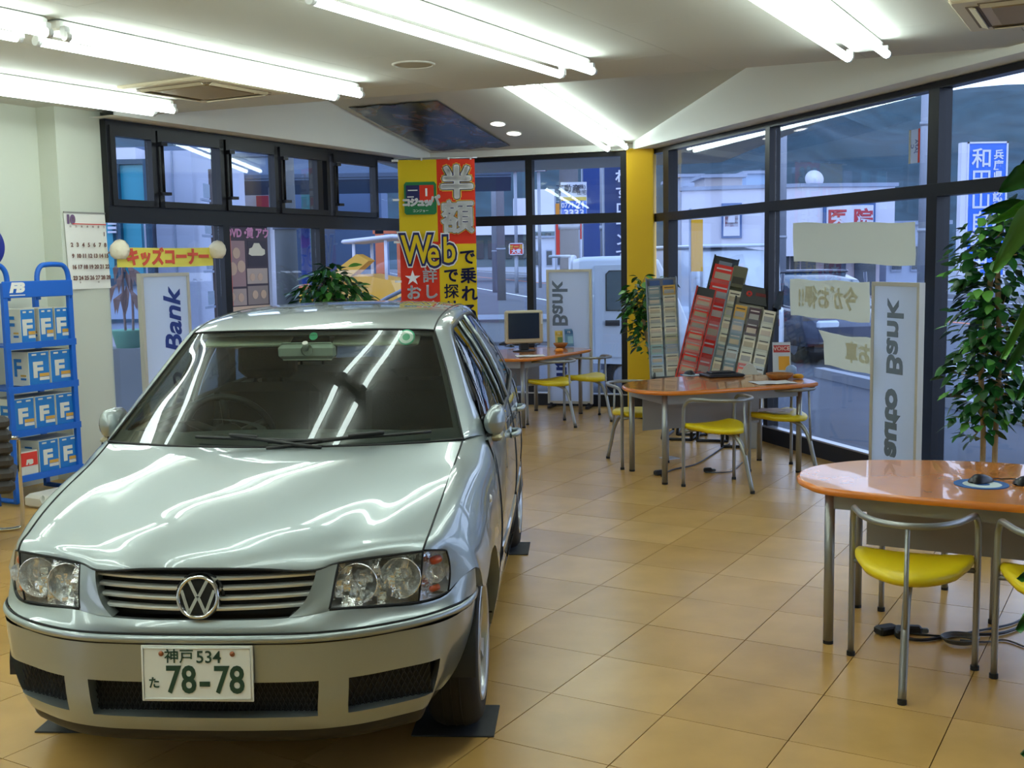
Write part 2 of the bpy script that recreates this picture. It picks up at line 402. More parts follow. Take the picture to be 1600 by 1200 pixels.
for end, tags in (((-2.46, 8.28), ('twin fluorescent lamp along the ceiling, furthest left, above the blue rack', 'twin fluorescent lamp behind the frame in the leftmost row', 'third twin fluorescent lamp of the leftmost row, behind the camera')),
                  ((-1.05, 7.66), ('twin fluorescent lamp ending beside the round ceiling speaker, over the car bonnet', 'twin fluorescent lamp whose end shows at the top left corner behind a gap', 'third twin fluorescent lamp of the row over the car bonnet, behind the camera')),
                  ((.42, 6.88), ('twin fluorescent lamp at the top centre of the flat ceiling, largest of all', 'twin fluorescent lamp continuing the centre row out of view', 'third twin fluorescent lamp of the centre row, behind the camera')),
                  ((2.02, 6.48), ('twin fluorescent lamp at top right, near the air vent', 'twin fluorescent lamp continuing the right row out of view', 'third twin fluorescent lamp of the right row, behind the camera'))):
    for k in range(3): e = Vector((end[0], end[1], ZL))-LD*2.45*k; lamp(e, tags[k])
sd = Vector((LD.x, LD.y, SX*LD.x+SY*LD.y)).normalized(); sn = Vector((-SX, -SY, 1)).normalized()
e3 = on_slope(965, 233, .085); lamp(e3, 'twin fluorescent lamp on the sloping ceiling, pointing at the yellow pillar', 2.36, sn, sd)
for (x, y), lb in (((778, 193), 'left of two round downlights in the sloping ceiling'), ((803, 208), 'right of two round downlights in the sloping ceiling')):
    p = on_slope(x, y, 0)
    rt = sn.to_track_quat('Z', 'Y').to_euler(); dl = thing('downlight', lb, 'lamp', p, rot=rt, group='round downlights')
    t = MB(); t.lathe([(.083, -.008), (.083, .01), (.073, .01), (.073, -.008), (.083, -.008)], n=28); t.build('rim', M_batten, dl)
    t = MB(); t.cyl((0, 0, .0), .073, .008, 28); t.build('diffuser', mat('downlight_glow', (1, 1, 1, 1), .5, emit=(1, .95, .85, 1), estr=7.0), dl)
sp_ = thing('ceiling_speaker', 'round beige speaker grille in the flat ceiling above the car', 'speaker', (-.56, 6.98, CEIL))
t = MB(); t.lathe([(0, -.006), (.10, -.006), (.115, -.003), (.125, 0)], n=32); t.build('grille', mat('speaker_mesh', rgb(165, 155, 132), .7), sp_)
t = MB(); t.lathe([(.112, -.002), (.115, -.009), (.128, -.006), (.132, 0)], n=32); t.build('rim', M_ceil, sp_)
M_vent = mat('vent_cream', rgb(206, 194, 166), .5); M_slot = mat('vent_slot', rgb(120, 104, 80), .7)
for c, lb in (((-2.03, 7.77), 'square ceiling air conditioner panel between the two left lamps'), ((2.62, 5.62), 'ceiling air conditioner panel in the top right corner'), ((-3.05, 5.35), 'ceiling air conditioner panel cut by the top left edge')):
    v = thing('air_conditioner', lb, 'air conditioner', (c[0], c[1], CEIL), R(-29), 'ceiling air conditioners')
    t = MB(); t.box((0, 0, -.008), (.80, .80, .03), bev=.01); t.build('panel', M_vent, v)
    t = MB(); t.box((0, 0, -.026), (.46, .46, .012), bev=.004); t.build('intake', mat('vent_intake', rgb(160, 142, 108), .6), v)
    for k in range(4):
        t = MB(); t.box((0, .31, -.0235), (.56, .06, .006)); o = t.build('outlet', M_slot, v); o.rotation_euler = (0, 0, k*PI/2)
        t = MB(); t.box((0, .31, -.030), (.54, .035, .006), rot=Matrix.Rotation(.35, 3, 'X')); o2 = t.build('louvre', M_vent, o)
# ---------------------------------------------------------------- the car
M_paint = mat('silver_paint', rgb(150, 159, 160), .41, .72, coat=1.0, noise=.03, nscale=900)
M_black = mat('black_plastic', rgb(17, 18, 19), .5)
M_rubber = mat('tyre_rubber', rgb(22, 22, 24), .75, bump=.1, bscale=90)
M_gap = mat('panel_gap_black', rgb(12, 13, 14), .7)
M_chrome = mat('chrome', rgb(225, 227, 230), .08, 1.0)
M_slat = mat('grille_slat_silver', rgb(206, 208, 204), .35, .55)
M_wsglass = glass('windscreen_glass', (.62, .72, .66, 1), extra=.015)
M_sideglass = glass('car_side_glass', (.26, .30, .29, 1), extra=.01)
M_lens = glass('lamp_lens', (.97, .98, .98, 1), extra=.015)
M_cabin = mat('dark_cabin', rgb(48, 50, 48), .8, bump=.1, bscale=120)
M_seat = mat('seat_fabric', rgb(38, 39, 38), .9, bump=.2, bscale=150)
M_beige = mat('cabin_beige', rgb(168, 166, 146), .8)

car = thing('car', 'silver four-door hatchback parked on the tiled showroom floor', 'car', (-.930, 3.10, 0), R(-3.7))
def hermite(P, T, t):
    """non-uniform cubic through points P at parameters T, evaluated at t"""
    n = len(P); i = 0
    while i < n-2 and t > T[i+1]: i += 1
    def tang(k):
        if n == 2: return (P[1]-P[0])/(T[1]-T[0])
        if k == 0:
            a = (P[1]-P[0])/(T[1]-T[0]); b = (P[2]-P[1])/(T[2]-T[1]); return a*1.5-b*.5
        if k == n-1:
            a = (P[-1]-P[-2])/(T[-1]-T[-2]); b = (P[-2]-P[-3])/(T[-2]-T[-3]); return a*1.5-b*.5
        h0, h1 = T[k]-T[k-1], T[k+1]-T[k]; d0, d1 = (P[k]-P[k-1])/h0, (P[k+1]-P[k])/h1; return (d0*h1+d1*h0)/(h0+h1)
    h = T[i+1]-T[i]; s = (t-T[i])/h; m0, m1 = tang(i)*h, tang(i+1)*h
    return P[i]*(2*s**3-3*s**2+1)+m0*(s**3-2*s**2+s)+P[i+1]*(-2*s**3+3*s**2)+m1*(s**3-s**2)
def params(G):
    """average chord parameters over the lines of a control net"""
    n = len(G[0]); T = [0.0]
    for j in range(1, n): T.append(T[-1]+max(1e-4, sum((g[j]-g[j-1]).length for g in G)/len(G)))
    return T
def patch(G, nu, nv):
    """dense net through every control point: nu steps per column cell, nv per row cell (ints or lists)"""
    G = [[Vector(q) for q in g] for g in G]; T = params(G)
    nu = nu if isinstance(nu, list) else [nu]*(len(G[0])-1); nv = nv if isinstance(nv, list) else [nv]*(len(G)-1)
    ts = [T[j]+(T[j+1]-T[j])*k/nu[j] for j in range(len(nu)) for k in range(nu[j])]+[T[-1]]
    rows = [[hermite(g, T, t) for t in ts] for g in G]
    cols = list(zip(*rows)); S = params([list(c) for c in cols])
    ss = [S[j]+(S[j+1]-S[j])*k/nv[j] for j in range(len(nv)) for k in range(nv[j])]+[S[-1]]
    return [[hermite(list(c), S, s) for c in cols] for s in ss]
def mirror(g): return [Vector((-q[0], q[1], q[2])) for q in g[:0:-1]]+[Vector(q) for q in g]
def mirx(P): return [[Vector((-q.x, q.y, q.z)) for q in r] for r in P]
GAPS = MB()
def gap(pts, r=.0028): GAPS.tube(pts, r, 5)
def sheet(mb, P, th=.012, flip=False, mi=0, cell=None):
    """skin with a turned-in rim so that it has thickness"""
    mb.grid(P, mi, True, flip)
def rim_in(mb, loop, dvec, mi=0, flip=False):
    """wall going inwards from an edge"""
    mb.grid([loop, [q+Vector(dvec) for q in loop]], mi, True, flip)

# --- bonnet
hood_half = [
 [(0, .122, .742), (.17, .134, .738), (.33, .172, .724), (.392, .202, .737), (.50, .245, .744), (.632, .300, .748)],
 [(0, .138, .765), (.17, .149, .761), (.33, .188, .748), (.396, .217, .757), (.51, .260, .763), (.636, .322, .763)],
 [(0, .200, .803), (.175, .209, .800), (.335, .245, .786), (.41, .275, .784), (.525, .318, .786), (.641, .385, .782)],
 [(0, .36, .856), (.18, .365, .852), (.35, .385, .838), (.44, .405, .828), (.55, .435, .824), (.649, .50, .818)],
 [(0, .60, .908), (.19, .605, .905), (.37, .62, .894), (.48, .635, .884), (.575, .66, .876), (.658, .70, .866)],
 [(0, .80, .940), (.20, .805, .938), (.385, .825, .932), (.51, .85, .922), (.595, .88, .914), (.665, .92, .910)],
 [(0, .945, .957), (.20, .953, .957), (.385, .985, .957), (.52, 1.028, .956), (.605, 1.062, .956), (.672, 1.092, .955)]]
HD = patch([mirror(g) for g in hood_half], 5, 5)
hb = MB(); sheet(hb, HD)
# shut faces along the front edge
rim_in(hb, HD[0], (0, .03, -.012)); rim_in(hb, HD[-1], (0, .0, -.03), flip=True); rim_in(hb, [r[-1] for r in HD], (0, 0, -.02)); rim_in(hb, [r[0] for r in HD], (0, 0, -.02), flip=True)
hb.build('bonnet', M_paint, car)
gap([r[-1]+Vector((.0015, 0, .0)) for r in HD], .0035); gap([r[0]+Vector((-.0015, 0, .0)) for r in HD], .0035); gap([q+Vector((0, .0, -.004)) for q in HD[0]], .004)

# --- front bumper
def arch_y(z, c=.785, r=.335): return c-math.sqrt(max(0, r*r-(z-.29)**2))
def bump_row(z, dy=0.0, dx=0.0, sl=0.0):
    return [(0, .082+dy, z), (.17, .086+dy, z), (.338+sl*.5, .104+dy, z), (.423+sl*.4, .130+dy, z), (.56-dx*.3, .205+dy, z), (.662-dx+sl, .297+dy*.5, z-.0), (.730-dx-.9*max(0, .53-z)**1.9, .395, z), (.764-dx*.5-1.05*max(0, .53-z)**1.9, arch_y(z), z)]
low = [bump_row(.250, .032, .030), bump_row(.299, .008, .010), bump_row(.409, 0, .0, .016), bump_row(.47, -.004, -.004, .016), bump_row(.524, -.006, -.005, .016)]
G = [mirror(g) for g in low]; nu = [4]*14; nv = [4, 4, 3, 3]
LB = patch(G, nu, nv)
lb = MB(); nr = len(LB); nc = len(LB[0])
hole = lambda i, j: 4 <= i < 8 and ((4*5 <= j < 4*9) or (4*9 < j+0 and 40 <= j < 48) or (8 <= j < 16))
vs = [q for r in LB for q in r]; fs = [(i*nc+j, i*nc+j+1, (i+1)*nc+j+1, (i+1)*nc+j) for i in range(nr-1) for j in range(nc-1) if not hole(i, j)]
lb.add(vs, fs, 0, True)
for j0, j1 in ((20, 36), (40, 48), (8, 16)):
    loop = [LB[4][j] for j in range(j0, j1+1)]+[LB[i][j1] for i in range(5, 9)]+[LB[8][j] for j in range(j1-1, j0-1, -1)]+[LB[i][j0] for i in range(7, 3, -1)]
    lb.grid([loop, [q+Vector((-.02*(q.x > .4)+.02*(q.x < -.4), .055, 0)) for q in loop]], 0, False)
rim_in(lb, LB[0], (0, .05, .0), flip=True); rim_in(lb, [r[-1] for r in LB], (-.05, 0, 0)); rim_in(lb, [r[0] for r in LB], (.05, 0, 0), flip=True)
bumper = lb.build('front_bumper', M_paint, car)
# protective bead: a rounded roll running round the bumper
bd = MB(); prof = [(-.001, .527), (.008, .532), (.013, .5405), (.010, .549), (.001, .5545)]
bead = patch([mirror(bump_row(z, -.006-o, -.005-o)) for o, z in prof], 4, 3); sheet(bd, bead); bd.build('bumper_bead', M_paint, bumper)
gap(bead[0], .0026); gap([q+Vector((0, 0, .002)) for q in bead[-1]], .003)
# upper skin of the bumper, up to the lamps and the grille
up_half = [
 [(0, .079, .558), (.17, .083, .558), (.27, .092, .558), (.36, .107, .558), (.50, .166, .558), (.62, .250, .558), (.70, .345, .558), (.744, .42, .558), (.772, .522, .558)],
 [(0, .084, .576), (.17, .088, .576), (.27, .099, .578), (.37, .122, .580), (.51, .196, .574), (.618, .272, .571), (.692, .36, .575), (.738, .425, .592), (.772, .506, .598)],
 [(0, .098, .592), (.17, .101, .592), (.27, .112, .596), (.375, .142, .606), (.51, .212, .594), (.617, .282, .584), (.694, .372, .588), (.732, .432, .622), (.772, .492, .638)]]
UB = patch([mirror(g) for g in up_half], 4, 4); ub = MB(); sheet(ub, UB); rim_in(ub, UB[-1], (0, .03, -.004)); ub.build('bumper_top', M_paint, bumper)
# dark lip under the bumper
lp = patch([mirror(bump_row(.250, .036, .032)), mirror(bump_row(.218, .05, .045)), mirror(bump_row(.195, .085, .06))], 3, 3)
t = MB(); sheet(t, lp, flip=False); t.build('bumper_lip', M_black, bumper)
M_mesh = mat('intake_mesh', rgb(15, 17, 19), .45)
for (xa, xb, ya, yb) in ((-.36, .36, .155, .155), (.41, .645, .19, .305), (-.645, -.41, .305, .19)):
    t = MB(); t.add([(xa, ya, .285), (xb, yb, .285), (xb, yb, .42), (xa, ya, .42)], [(0, 1, 2, 3)])
    n = int((xb-xa)/.016); 
    for k in range(n+1):
        x = xa+(xb-xa)*k/n; y = ya+(yb-ya)*k/n-.006
        for sgn in (-1, 1):
            e_ = min(max(x+sgn*.06, xa), xb); f_ = abs(e_-x)/.06; t.tube([(x, y, .295), (e_, y+(yb-ya)/(xb-xa)*(e_-x), .295+.125*f_)], .0022, 4, cap=False)
    t.build('intake_grille', M_mesh, bumper)

# --- grille, badge
gb = MB(); gb.add([(-.35, .19, .58), (.35, .19, .58), (.36, .24, .74), (-.36, .24, .74)], [(0, 1, 2, 3)])
grille = gb.build('grille', M_black, car)
def gy(x, z): return .098+(z-.592)*.22+.55*x*x*1.0
def gxe(z): return .278+(.338-.278)*max(0, min(1, (z-.598)/.07))**.6 if z > .598 else .27
for k in range(4):
    z = .706-.0285*k; xe = gxe(z)-.006; t = MB(); L = []
    for i in range(25):
        x = -xe+2*xe*i/24; y = gy(x, z)
        L.append([Vector((x, y+.030, z+.006)), Vector((x, y+.006, z+.006)), Vector((x, y, z+.003)), Vector((x, y+.001, z-.003)), Vector((x, y+.010, z-.006)), Vector((x, y+.030, z-.005))])
    t.grid(L, 0, False, True); t.build('grille_slat', M_slat, grille)
# silver uprights between lamps and grille
for s in (1, -1):
    G = [[(.262, .110, .597), (.31, .118, .600), (.375, .142, .607)], [(.300, .128, .630), (.335, .140, .634), (.379, .153, .642)], [(.322, .148, .672), (.350, .160, .677), (.384, .172, .684)], [(.334, .172, .722), (.356, .182, .728), (.392, .200, .735)]]
    P = patch(G, 4, 5); P = P if s > 0 else mirx(P); t = MB(); sheet(t, P, flip=s < 0)
    rim_in(t, [r[0] for r in P], (.0, .05, .0), flip=s > 0); t.build('grille_surround', M_paint, car)
t = MB()
cc = Vector((0, .112, .6575)); nrm = Vector((0, -1, .22)).normalized(); bx = Vector((1, 0, 0)); by = nrm.cross(bx)
Mb = basis(cc, bx, by, nrm); M3 = Mb.to_3x3()
t.lathe([(.0, .010), (.052, .010)], cc, 32, 1, M3, False)
t.lathe([(.052, .008), (.0535, .017), (.058, .021), (.0625, .018), (.065, .008), (.064, -.01)], cc, 36, 0, M3)
def bar(a, b, w_=.0095):
    a, b = Vector((*a, 0)), Vector((*b, 0)); d = (b-a).normalized(); n = Vector((-d.y, d.x, 0))
    poly = [a+n*w_/2, a-n*w_/2, b-n*w_/2, b+n*w_/2]; t.prism([tuple(q[:2]) for q in poly], .009, .0155, 0, Mb)
for s in (-1, 1):
    bar((s*.026, .046), (s*.0035, .002)); bar((s*.0485, .020), (s*.0245, -.0465)); bar((s*.0245, -.0465), (s*.002, -.001))
t.build('badge', [M_chrome, mat('badge_black', rgb(8, 9, 12), .3)], car)
gap([Vector((.070*math.cos(a), .118-.0+.22*.0, .6575))+by*(.070*math.sin(a))-Vector((0, 0, 0)) for a in [PI*k/16 for k in range(17)]], .004)

# --- lamps
M_bowl = mat('reflector_chrome', rgb(240, 242, 244), .14, .80, bump=1.0, bscale=34)
M_amber = mat('amber_bulb', rgb(190, 70, 30), .3)
hlG = [[(.375, .145, .611), (.50, .216, .598), (.617, .288, .589)], [(.384, .170, .672), (.51, .228, .665), (.626, .292, .665)], [(.392, .204, .734), (.50, .247, .741), (.632, .302, .744)]]
inG = [[(.620, .290, .589), (.664, .340, .588), (.696, .385, .594)], [(.629, .295, .665), (.672, .345, .660), (.702, .398, .660)], [(.635, .306, .744), (.668, .350, .734), (.692, .396, .721)]]
for s in (1, -1):
    sg = (lambda P: P) if s > 0 else mirx
    H = sg(patch(hlG, 6, 6)); I = sg(patch(inG, 5, 6))
    back = lambda P, d: [[q+Vector((-s*.02, d, 0)) for q in r] for r in P]
    t = MB(); bk_ = back(H, .09); t.grid(bk_, 0, True, s < 0)
    for loop in (H[0], H[-1], [r[0] for r in H], [r[-1] for r in H]): t.grid([loop, [q+Vector((-s*.02, .09, 0)) for q in loop]], 0, False)
    lamp_o = t.build('headlamp', M_bowl, car)
    for x, y, rad in ((.445, .245, .060), (.565, .305, .062)):
        t = MB(); rot = Matrix.Rotation(PI/2, 3, 'X'); c = (s*x, y, .668)
        t.lathe([(.012, -.03), (.03, -.022), (.05, .0), (rad, .03)], c, 20, 0, rot, False); t.lathe([(.0, .01), (.006, .008), (.011, -.01), (.011, -.03)], c, 12, 1, rot)
        t.lathe([(rad, .03), (rad+.002, .03), (rad+.002, .022)], c, 20, 0, rot)
        t.build('reflector', [M_bowl, M_chrome], lamp_o)
    # moulded facets of the reflector between the bowls
    rf = random.Random(5); t = MB()
    for k in range(60):
        i = rf.randrange(1, 11); j = rf.randrange(1, 11); p = H[min(i, 12)][min(j, 12)]+Vector((-s*.012, .016+rf.random()*.03, 0))
        t.box(p, (.022, .006, .026), rot=Matrix.Rotation(rf.uniform(-.8, .8), 3, 'Z')@Matrix.Rotation(rf.uniform(-.9, .5), 3, 'X'))
    t.build('facets', M_bowl, lamp_o)['kind'] = 'stuff'
    t = MB(); t.grid(H, 0, True, s < 0); t.build('lens', M_lens, lamp_o)
    gap(H[0], .0045); gap(H[-1], .0045); gap([r[0] for r in H], .0045); gap([r[-1] for r in H], .0032)
    t = MB(); t.grid(back(I, .05), 0, True, s < 0)
    for loop in (I[0], I[-1], [r[0] for r in I], [r[-1] for r in I]): t.grid([loop, [q+Vector((-s*.02, .05, 0)) for q in loop]], 0, False)
    ind = t.build('indicator', M_bowl, car)
    t = MB(); rot = Matrix.Rotation(PI/2, 3, 'X')@Matrix.Rotation(-s*.6, 3, 'Y'); t.lathe([(.012, -.012), (.022, 0), (.03, .02)], (s*.662, .368, .662), 16, 0, Matrix.Rotation(PI/2, 3, 'X'), False)
    t.build('reflector', M_bowl, ind)
    t = MB(); t.lathe([(0, .02), (.012, .014), (.014, 0), (.012, -.02)], (s*.660, .362, .700), 12, 0, rot); t.build('bulb', M_amber, ind); t = MB(); t.lathe([(0, .02), (.010, .012), (.010, -.02)], (s*.655, .355, .612), 12, 0, rot); t.build('bulb', M_amber, ind)
    t = MB(); t.grid(I, 0, True, s < 0); t.build('lens', M_lens, ind)
    gap(I[0], .003); gap(I[-1], .003); gap([r[-1] for r in I], .003)

# --- wings
seam = lambda k: hood_half[k][-1]
W = [ # columns along the car; each from the bonnet seam down to the arch
 [(.634, .303, .749), (.665, .345, .739), (.693, .397, .722), (.701, .399, .675), (.701, .397, .635), (.697, .386, .594)],
 [(.639, .350, .769), (.671, .375, .758), (.704, .418, .728), (.717, .428, .69), (.724, .430, .655), (.733, .434, .622)],
 [(.643, .41, .791), (.678, .425, .776), (.718, .458, .738), (.742, .474, .705), (.758, .484, .675), (.774, .494, .641)],
 [(.652, .55, .832), (.690, .55, .818), (.730, .558, .772), (.760, .565, .715), (.778, .570, .650), (.790, .578, .553)],
 [(.662, .785, .887), (.702, .785, .872), (.744, .785, .823), (.774, .785, .755), (.792, .785, .69), (.804, .785, .625)],
 [(.6685, 1.00, .927), (.710, 1.00, .907), (.755, 1.00, .860), (.783, 1.00, .770), (.799, 1.00, .66), (.804, 1.00, .546)],
 [(.6755, 1.095, .953), (.718, 1.09, .930), (.762, 1.09, .875), (.788, 1.09, .775), (.802, 1.09, .62), (.802, 1.09, .425)],
 [(.705, 1.19, .957), (.735, 1.17, .937), (.768, 1.15, .880), (.792, 1.13, .775), (.803, 1.12, .58), (.778, 1.118, .300)],
 [(.742, 1.32, .945), (.755, 1.29, .925), (.775, 1.26, .880), (.795, 1.24, .775), (.804, 1.23, .56), (.753, 1.22, .215)]]
Wt = [list(c) for c in zip(*W)]
WP = patch(Wt, 5, 4)
for s in (1, -1):
    P = WP if s > 0 else mirx(WP); t = MB(); sheet(t, P, flip=s < 0)
    rim_in(t, P[-1], (-s*.06, 0, 0), flip=s > 0)
    wing = t.build('front_wing', M_paint, car)
    e = [r[-1] for r in P]; gap([q+Vector((s*.0015, .0, 0)) for q in e])
    t = MB(); rot = Matrix.Rotation(s*PI/2, 3, 'Y'); t.lathe([(0, .008), (.010, .007), (.015, 0)], (s*.797, .80, .80), 16, 0, rot); t.build('side_repeater', mat('clear_lens', rgb(220, 215, 205), .15, spec=.8), wing)
    t = MB()
    a = [Vector((s*(.785-.335*0), .785-.335*math.cos(PI*k/24), .29+.335*math.sin(PI*k/24))) for k in range(25)]
    t.grid([[Vector((s*.77, q.y, q.z)) for q in a], [Vector((s*.40, q.y, q.z)) for q in a]], 0, True); t.add([Vector((s*.42, q.y, q.z)) for q in a], [tuple(range(25))]); t.build('wheel_arch_liner', M_black, car)
    a = [Vector((0, 3.19-.335*math.cos(PI*k/24), .29+.335*math.sin(PI*k/24))) for k in range(25)]
    t = MB(); t.grid([[Vector((s*.738, q.y, q.z)) for q in a], [Vector((s*.42, q.y, q.z)) for q in a]], 0, True); t.build('wheel_arch_liner', M_black, car)

# --- body sides behind the wing
YS = [1.22, 1.6, 2.2, 2.75, 3.1, 3.4, 3.62, 3.74]
ZS = [.20, .35, .50, .65, .76, .86, .94, 1.00]
XT = [[.752, .757, .759, .758, .752, .730, .68, .60], [.778, .785, .786, .784, .778, .752, .70, .61], [.798, .804, .806, .804, .797, .785, .725, .635],
      [.805, .813, .816, .815, .808, .785, .722, .63], [.797, .807, .811, .810, .803, .777, .712, .62], [.782, .795, .801, .800, .791, .762, .695, .60],
      [.757, .777, .785, .783, .772, .742, .673, .58], [.735, .755, .765, .762, .750, .715, .648, .555]]
def bx_(y, z):
    return bx0(y, z)*(1-.034*max(0, min(1, (y-1.35)/1.6))**1.2)
def bx0(y, z):
    rows = [hermite(XT[i], YS, min(max(y, YS[0]), YS[-1])) for i in range(len(ZS))]; return hermite(rows, ZS, min(max(z, ZS[0]), ZS[-1]))
def belt(y): return .938+.030*(y-1.25)
def side_panel(name, y0, y1, ny=14, nz=12, parent=car):
    ys = [y0+(y1-y0)*k/ny for k in range(ny+1)]
    if y1 > 2.86: ys = sorted(set([y for y in ys if not 2.86 < y < 3.52]+[3.19-.335*math.cos(PI*k/20) for k in range(21) if y0 < 3.19-.335*math.cos(PI*k/20) < y1]+[y0, y1]))
    for s in (1, -1):
        P = []
        for y in ys:
            d = .335**2-(y-3.19)**2; zb = .29+math.sqrt(d) if d > 0 else .205
            P.append([Vector((s*bx_(y, zb+(belt(y)-zb)*k/nz), y, zb+(belt(y)-zb)*k/nz)) for k in range(nz+1)])
        t = MB(); sheet(t, P, flip=s > 0); rim_in(t, [r[0] for r in P], (-s*.06, 0, 0)); rim_in(t, [r[-1] for r in P], (-s*.04, 0, -.01))
        o = t.build(name, M_paint, parent); gap([q+Vector((s*.001, 0, 0)) for q in P[-1]])
        if 'door' in name:
            yh = y1-.20; zh = .835 if y0 < 2 else .855
            h = MB(); x = s*bx_(yh, zh)
            h.tube(catmull([(x, yh-.075, zh), (x+s*.028, yh-.055, zh+.004), (x+s*.034, yh, zh+.006), (x+s*.028, yh+.055, zh+.004), (x, yh+.075, zh)], 4), .0125, 8); h.lathe([(0, .002), (.03, .001), (.034, -.004)], (x, yh-.02, zh), 16, 0, Matrix.Rotation(s*PI/2, 3, 'Y')); h.build('door_handle', M_paint, o)
            r = MB(); rows = []
            for y in [y0+.03+(y1-y0-.06)*k/8 for k in range(9)]:
                rows.append([Vector((s*(bx_(y, z)+d_), y, z)) for z, d_ in ((.455, 0), (.458, .006), (.485, .009), (.512, .006), (.515, 0))])
            r.grid(rows, 0, False, s > 0); r.build('rubbing_strip', M_paint, o)
side_panel('front_door', 1.225, 2.255); side_panel('rear_door', 2.26, 2.98); side_panel('rear_quarter', 2.985, 3.74, 10)
# lower sill
for s in (1, -1):
    t = MB(); t.grid([[Vector((s*x, y, z)) for x, z in ((.757, .225), (.752, .195), (.735, .165), (.68, .16))] for y in (1.11, 1.5, 2.0, 2.5, 2.86)], 0, True, s > 0); t.build('sill', M_paint, car)

# --- roof, pillars, glass
roof_half = [
 [(0, 1.562, 1.348), (.20, 1.566, 1.347), (.36, 1.580, 1.345), (.46, 1.600, 1.341), (.508, 1.618, 1.337)],
 [(0, 1.72, 1.380), (.20, 1.72, 1.379), (.35, 1.73, 1.376), (.46, 1.735, 1.370), (.504, 1.74, 1.363)],
 [(0, 2.02, 1.412), (.21, 2.02, 1.410), (.36, 2.02, 1.406), (.46, 2.02, 1.398), (.500, 2.02, 1.391)],
 [(0, 2.42, 1.425), (.21, 2.42, 1.423), (.36, 2.42, 1.417), (.455, 2.42, 1.409), (.496, 2.42, 1.402)],
 [(0, 2.95, 1.412), (.20, 2.95, 1.410), (.35, 2.95, 1.403), (.44, 2.95, 1.394), (.482, 2.95, 1.386)],
 [(0, 3.38, 1.372), (.19, 3.37, 1.370), (.34, 3.34, 1.363), (.43, 3.30, 1.352), (.47, 3.27, 1.342)]]
RP = patch([mirror(g) for g in roof_half], 5, 5); t = MB(); sheet(t, RP); rim_in(t, RP[0], (0, .02, -.012)); t.grid([[q-Vector((0, 0, .03)) for q in r] for r in RP], 1, True, True)
roof = t.build('roof', [M_paint, M_beige], car)
gap([r[-1]+Vector((.001, 0, -.001)) for r in RP], .004); gap([r[0]+Vector((-.001, 0, -.001)) for r in RP], .004)
ws_half = [
 [(0, .958, .957), (.20, .966, .957), (.385, .997, .957), (.52, 1.040, .957), (.61, 1.072, .958), (.676, 1.100, .960)],
 [(0, 1.16, 1.098), (.185, 1.168, 1.097), (.355, 1.195, 1.094), (.48, 1.230, 1.090), (.565, 1.260, 1.089), (.622, 1.285, 1.088)],
 [(0, 1.37, 1.236), (.17, 1.377, 1.235), (.33, 1.40, 1.231), (.44, 1.425, 1.226), (.515, 1.452, 1.222), (.565, 1.470, 1.220)],
 [(0, 1.560, 1.345), (.16, 1.564, 1.345), (.30, 1.572, 1.344), (.40, 1.586, 1.341), (.47, 1.600, 1.338), (.509, 1.615, 1.334)]]
WS = patch([mirror(g) for g in ws_half], 5, 7); t = MB(); t.grid(WS); t.build('windscreen', M_wsglass, car)
t = MB(); n0 = len(WS[0])
def inset(P, k, dz=-.004): return [q+Vector((0, .003, dz)) for q in P]
lowr = [[WS[0][j].lerp(WS[3][j], u)+Vector((0, .004, -.004)) for j in range(n0)] for u in (0, .5, .75)]
t.grid(lowr); t.grid([[WS[-1][j].lerp(WS[-3][j], u)+Vector((0, .004, -.004)) for j in range(n0)] for u in (0, .5)])
for cols in ((0, 1, 2, 3), (n0-1, n0-2, n0-3, n0-4)): t.grid([[r[j]+Vector((0, .004, -.004)) for j in cols[:3]] for r in WS])
t.build('windscreen_border', M_black, car)
gap(WS[0], .006); gap(WS[-1], .0045); gap([r[0] for r in WS], .004); gap([r[-1] for r in WS], .004)
# scuttle and wipers
t = MB(); t.grid([[q+Vector((0, -.002, -.010)) for q in HD[-1]], [q+Vector((0, .07, -.012)) for q in HD[-1]]], 0, False); t.build('scuttle', M_black, car)
def on_ws(x, u):
    c = [r for r in WS]; k = u*(len(WS)-1); i = min(int(k), len(WS)-2); f = k-i; row = [WS[i][j].lerp(WS[i+1][j], f) for j in range(n0)]
    for j in range(n0-1):
        if row[j].x <= x <= row[j+1].x: return row[j].lerp(row[j+1], (x-row[j].x)/(row[j+1].x-row[j].x))
    return row[-1]
for x0, x1, u0, u1 in ((-.30, .18, .05, .02), (-.02, .56, .015, .055)):
    wp = MB(); pts = [on_ws(x0+(x1-x0)*k/10, u0+(u1-u0)*k/10)+Vector((0, -.016, .014)) for k in range(11)]; wp.tube(pts, .006, 6)
    wa = wp.build('wiper', M_black, car)
    t = MB(); arm = [on_ws(x0 if x0 > -.1 else x1, .0)+Vector((0, -.03, .0)), pts[3 if x0 < -.1 else 7]+Vector((0, -.006, .012)), pts[5]+Vector((0, -.004, .008))]; t.tube(catmull(arm, 5), .0075, 6); t.build('wiper_arm', M_black, wa)
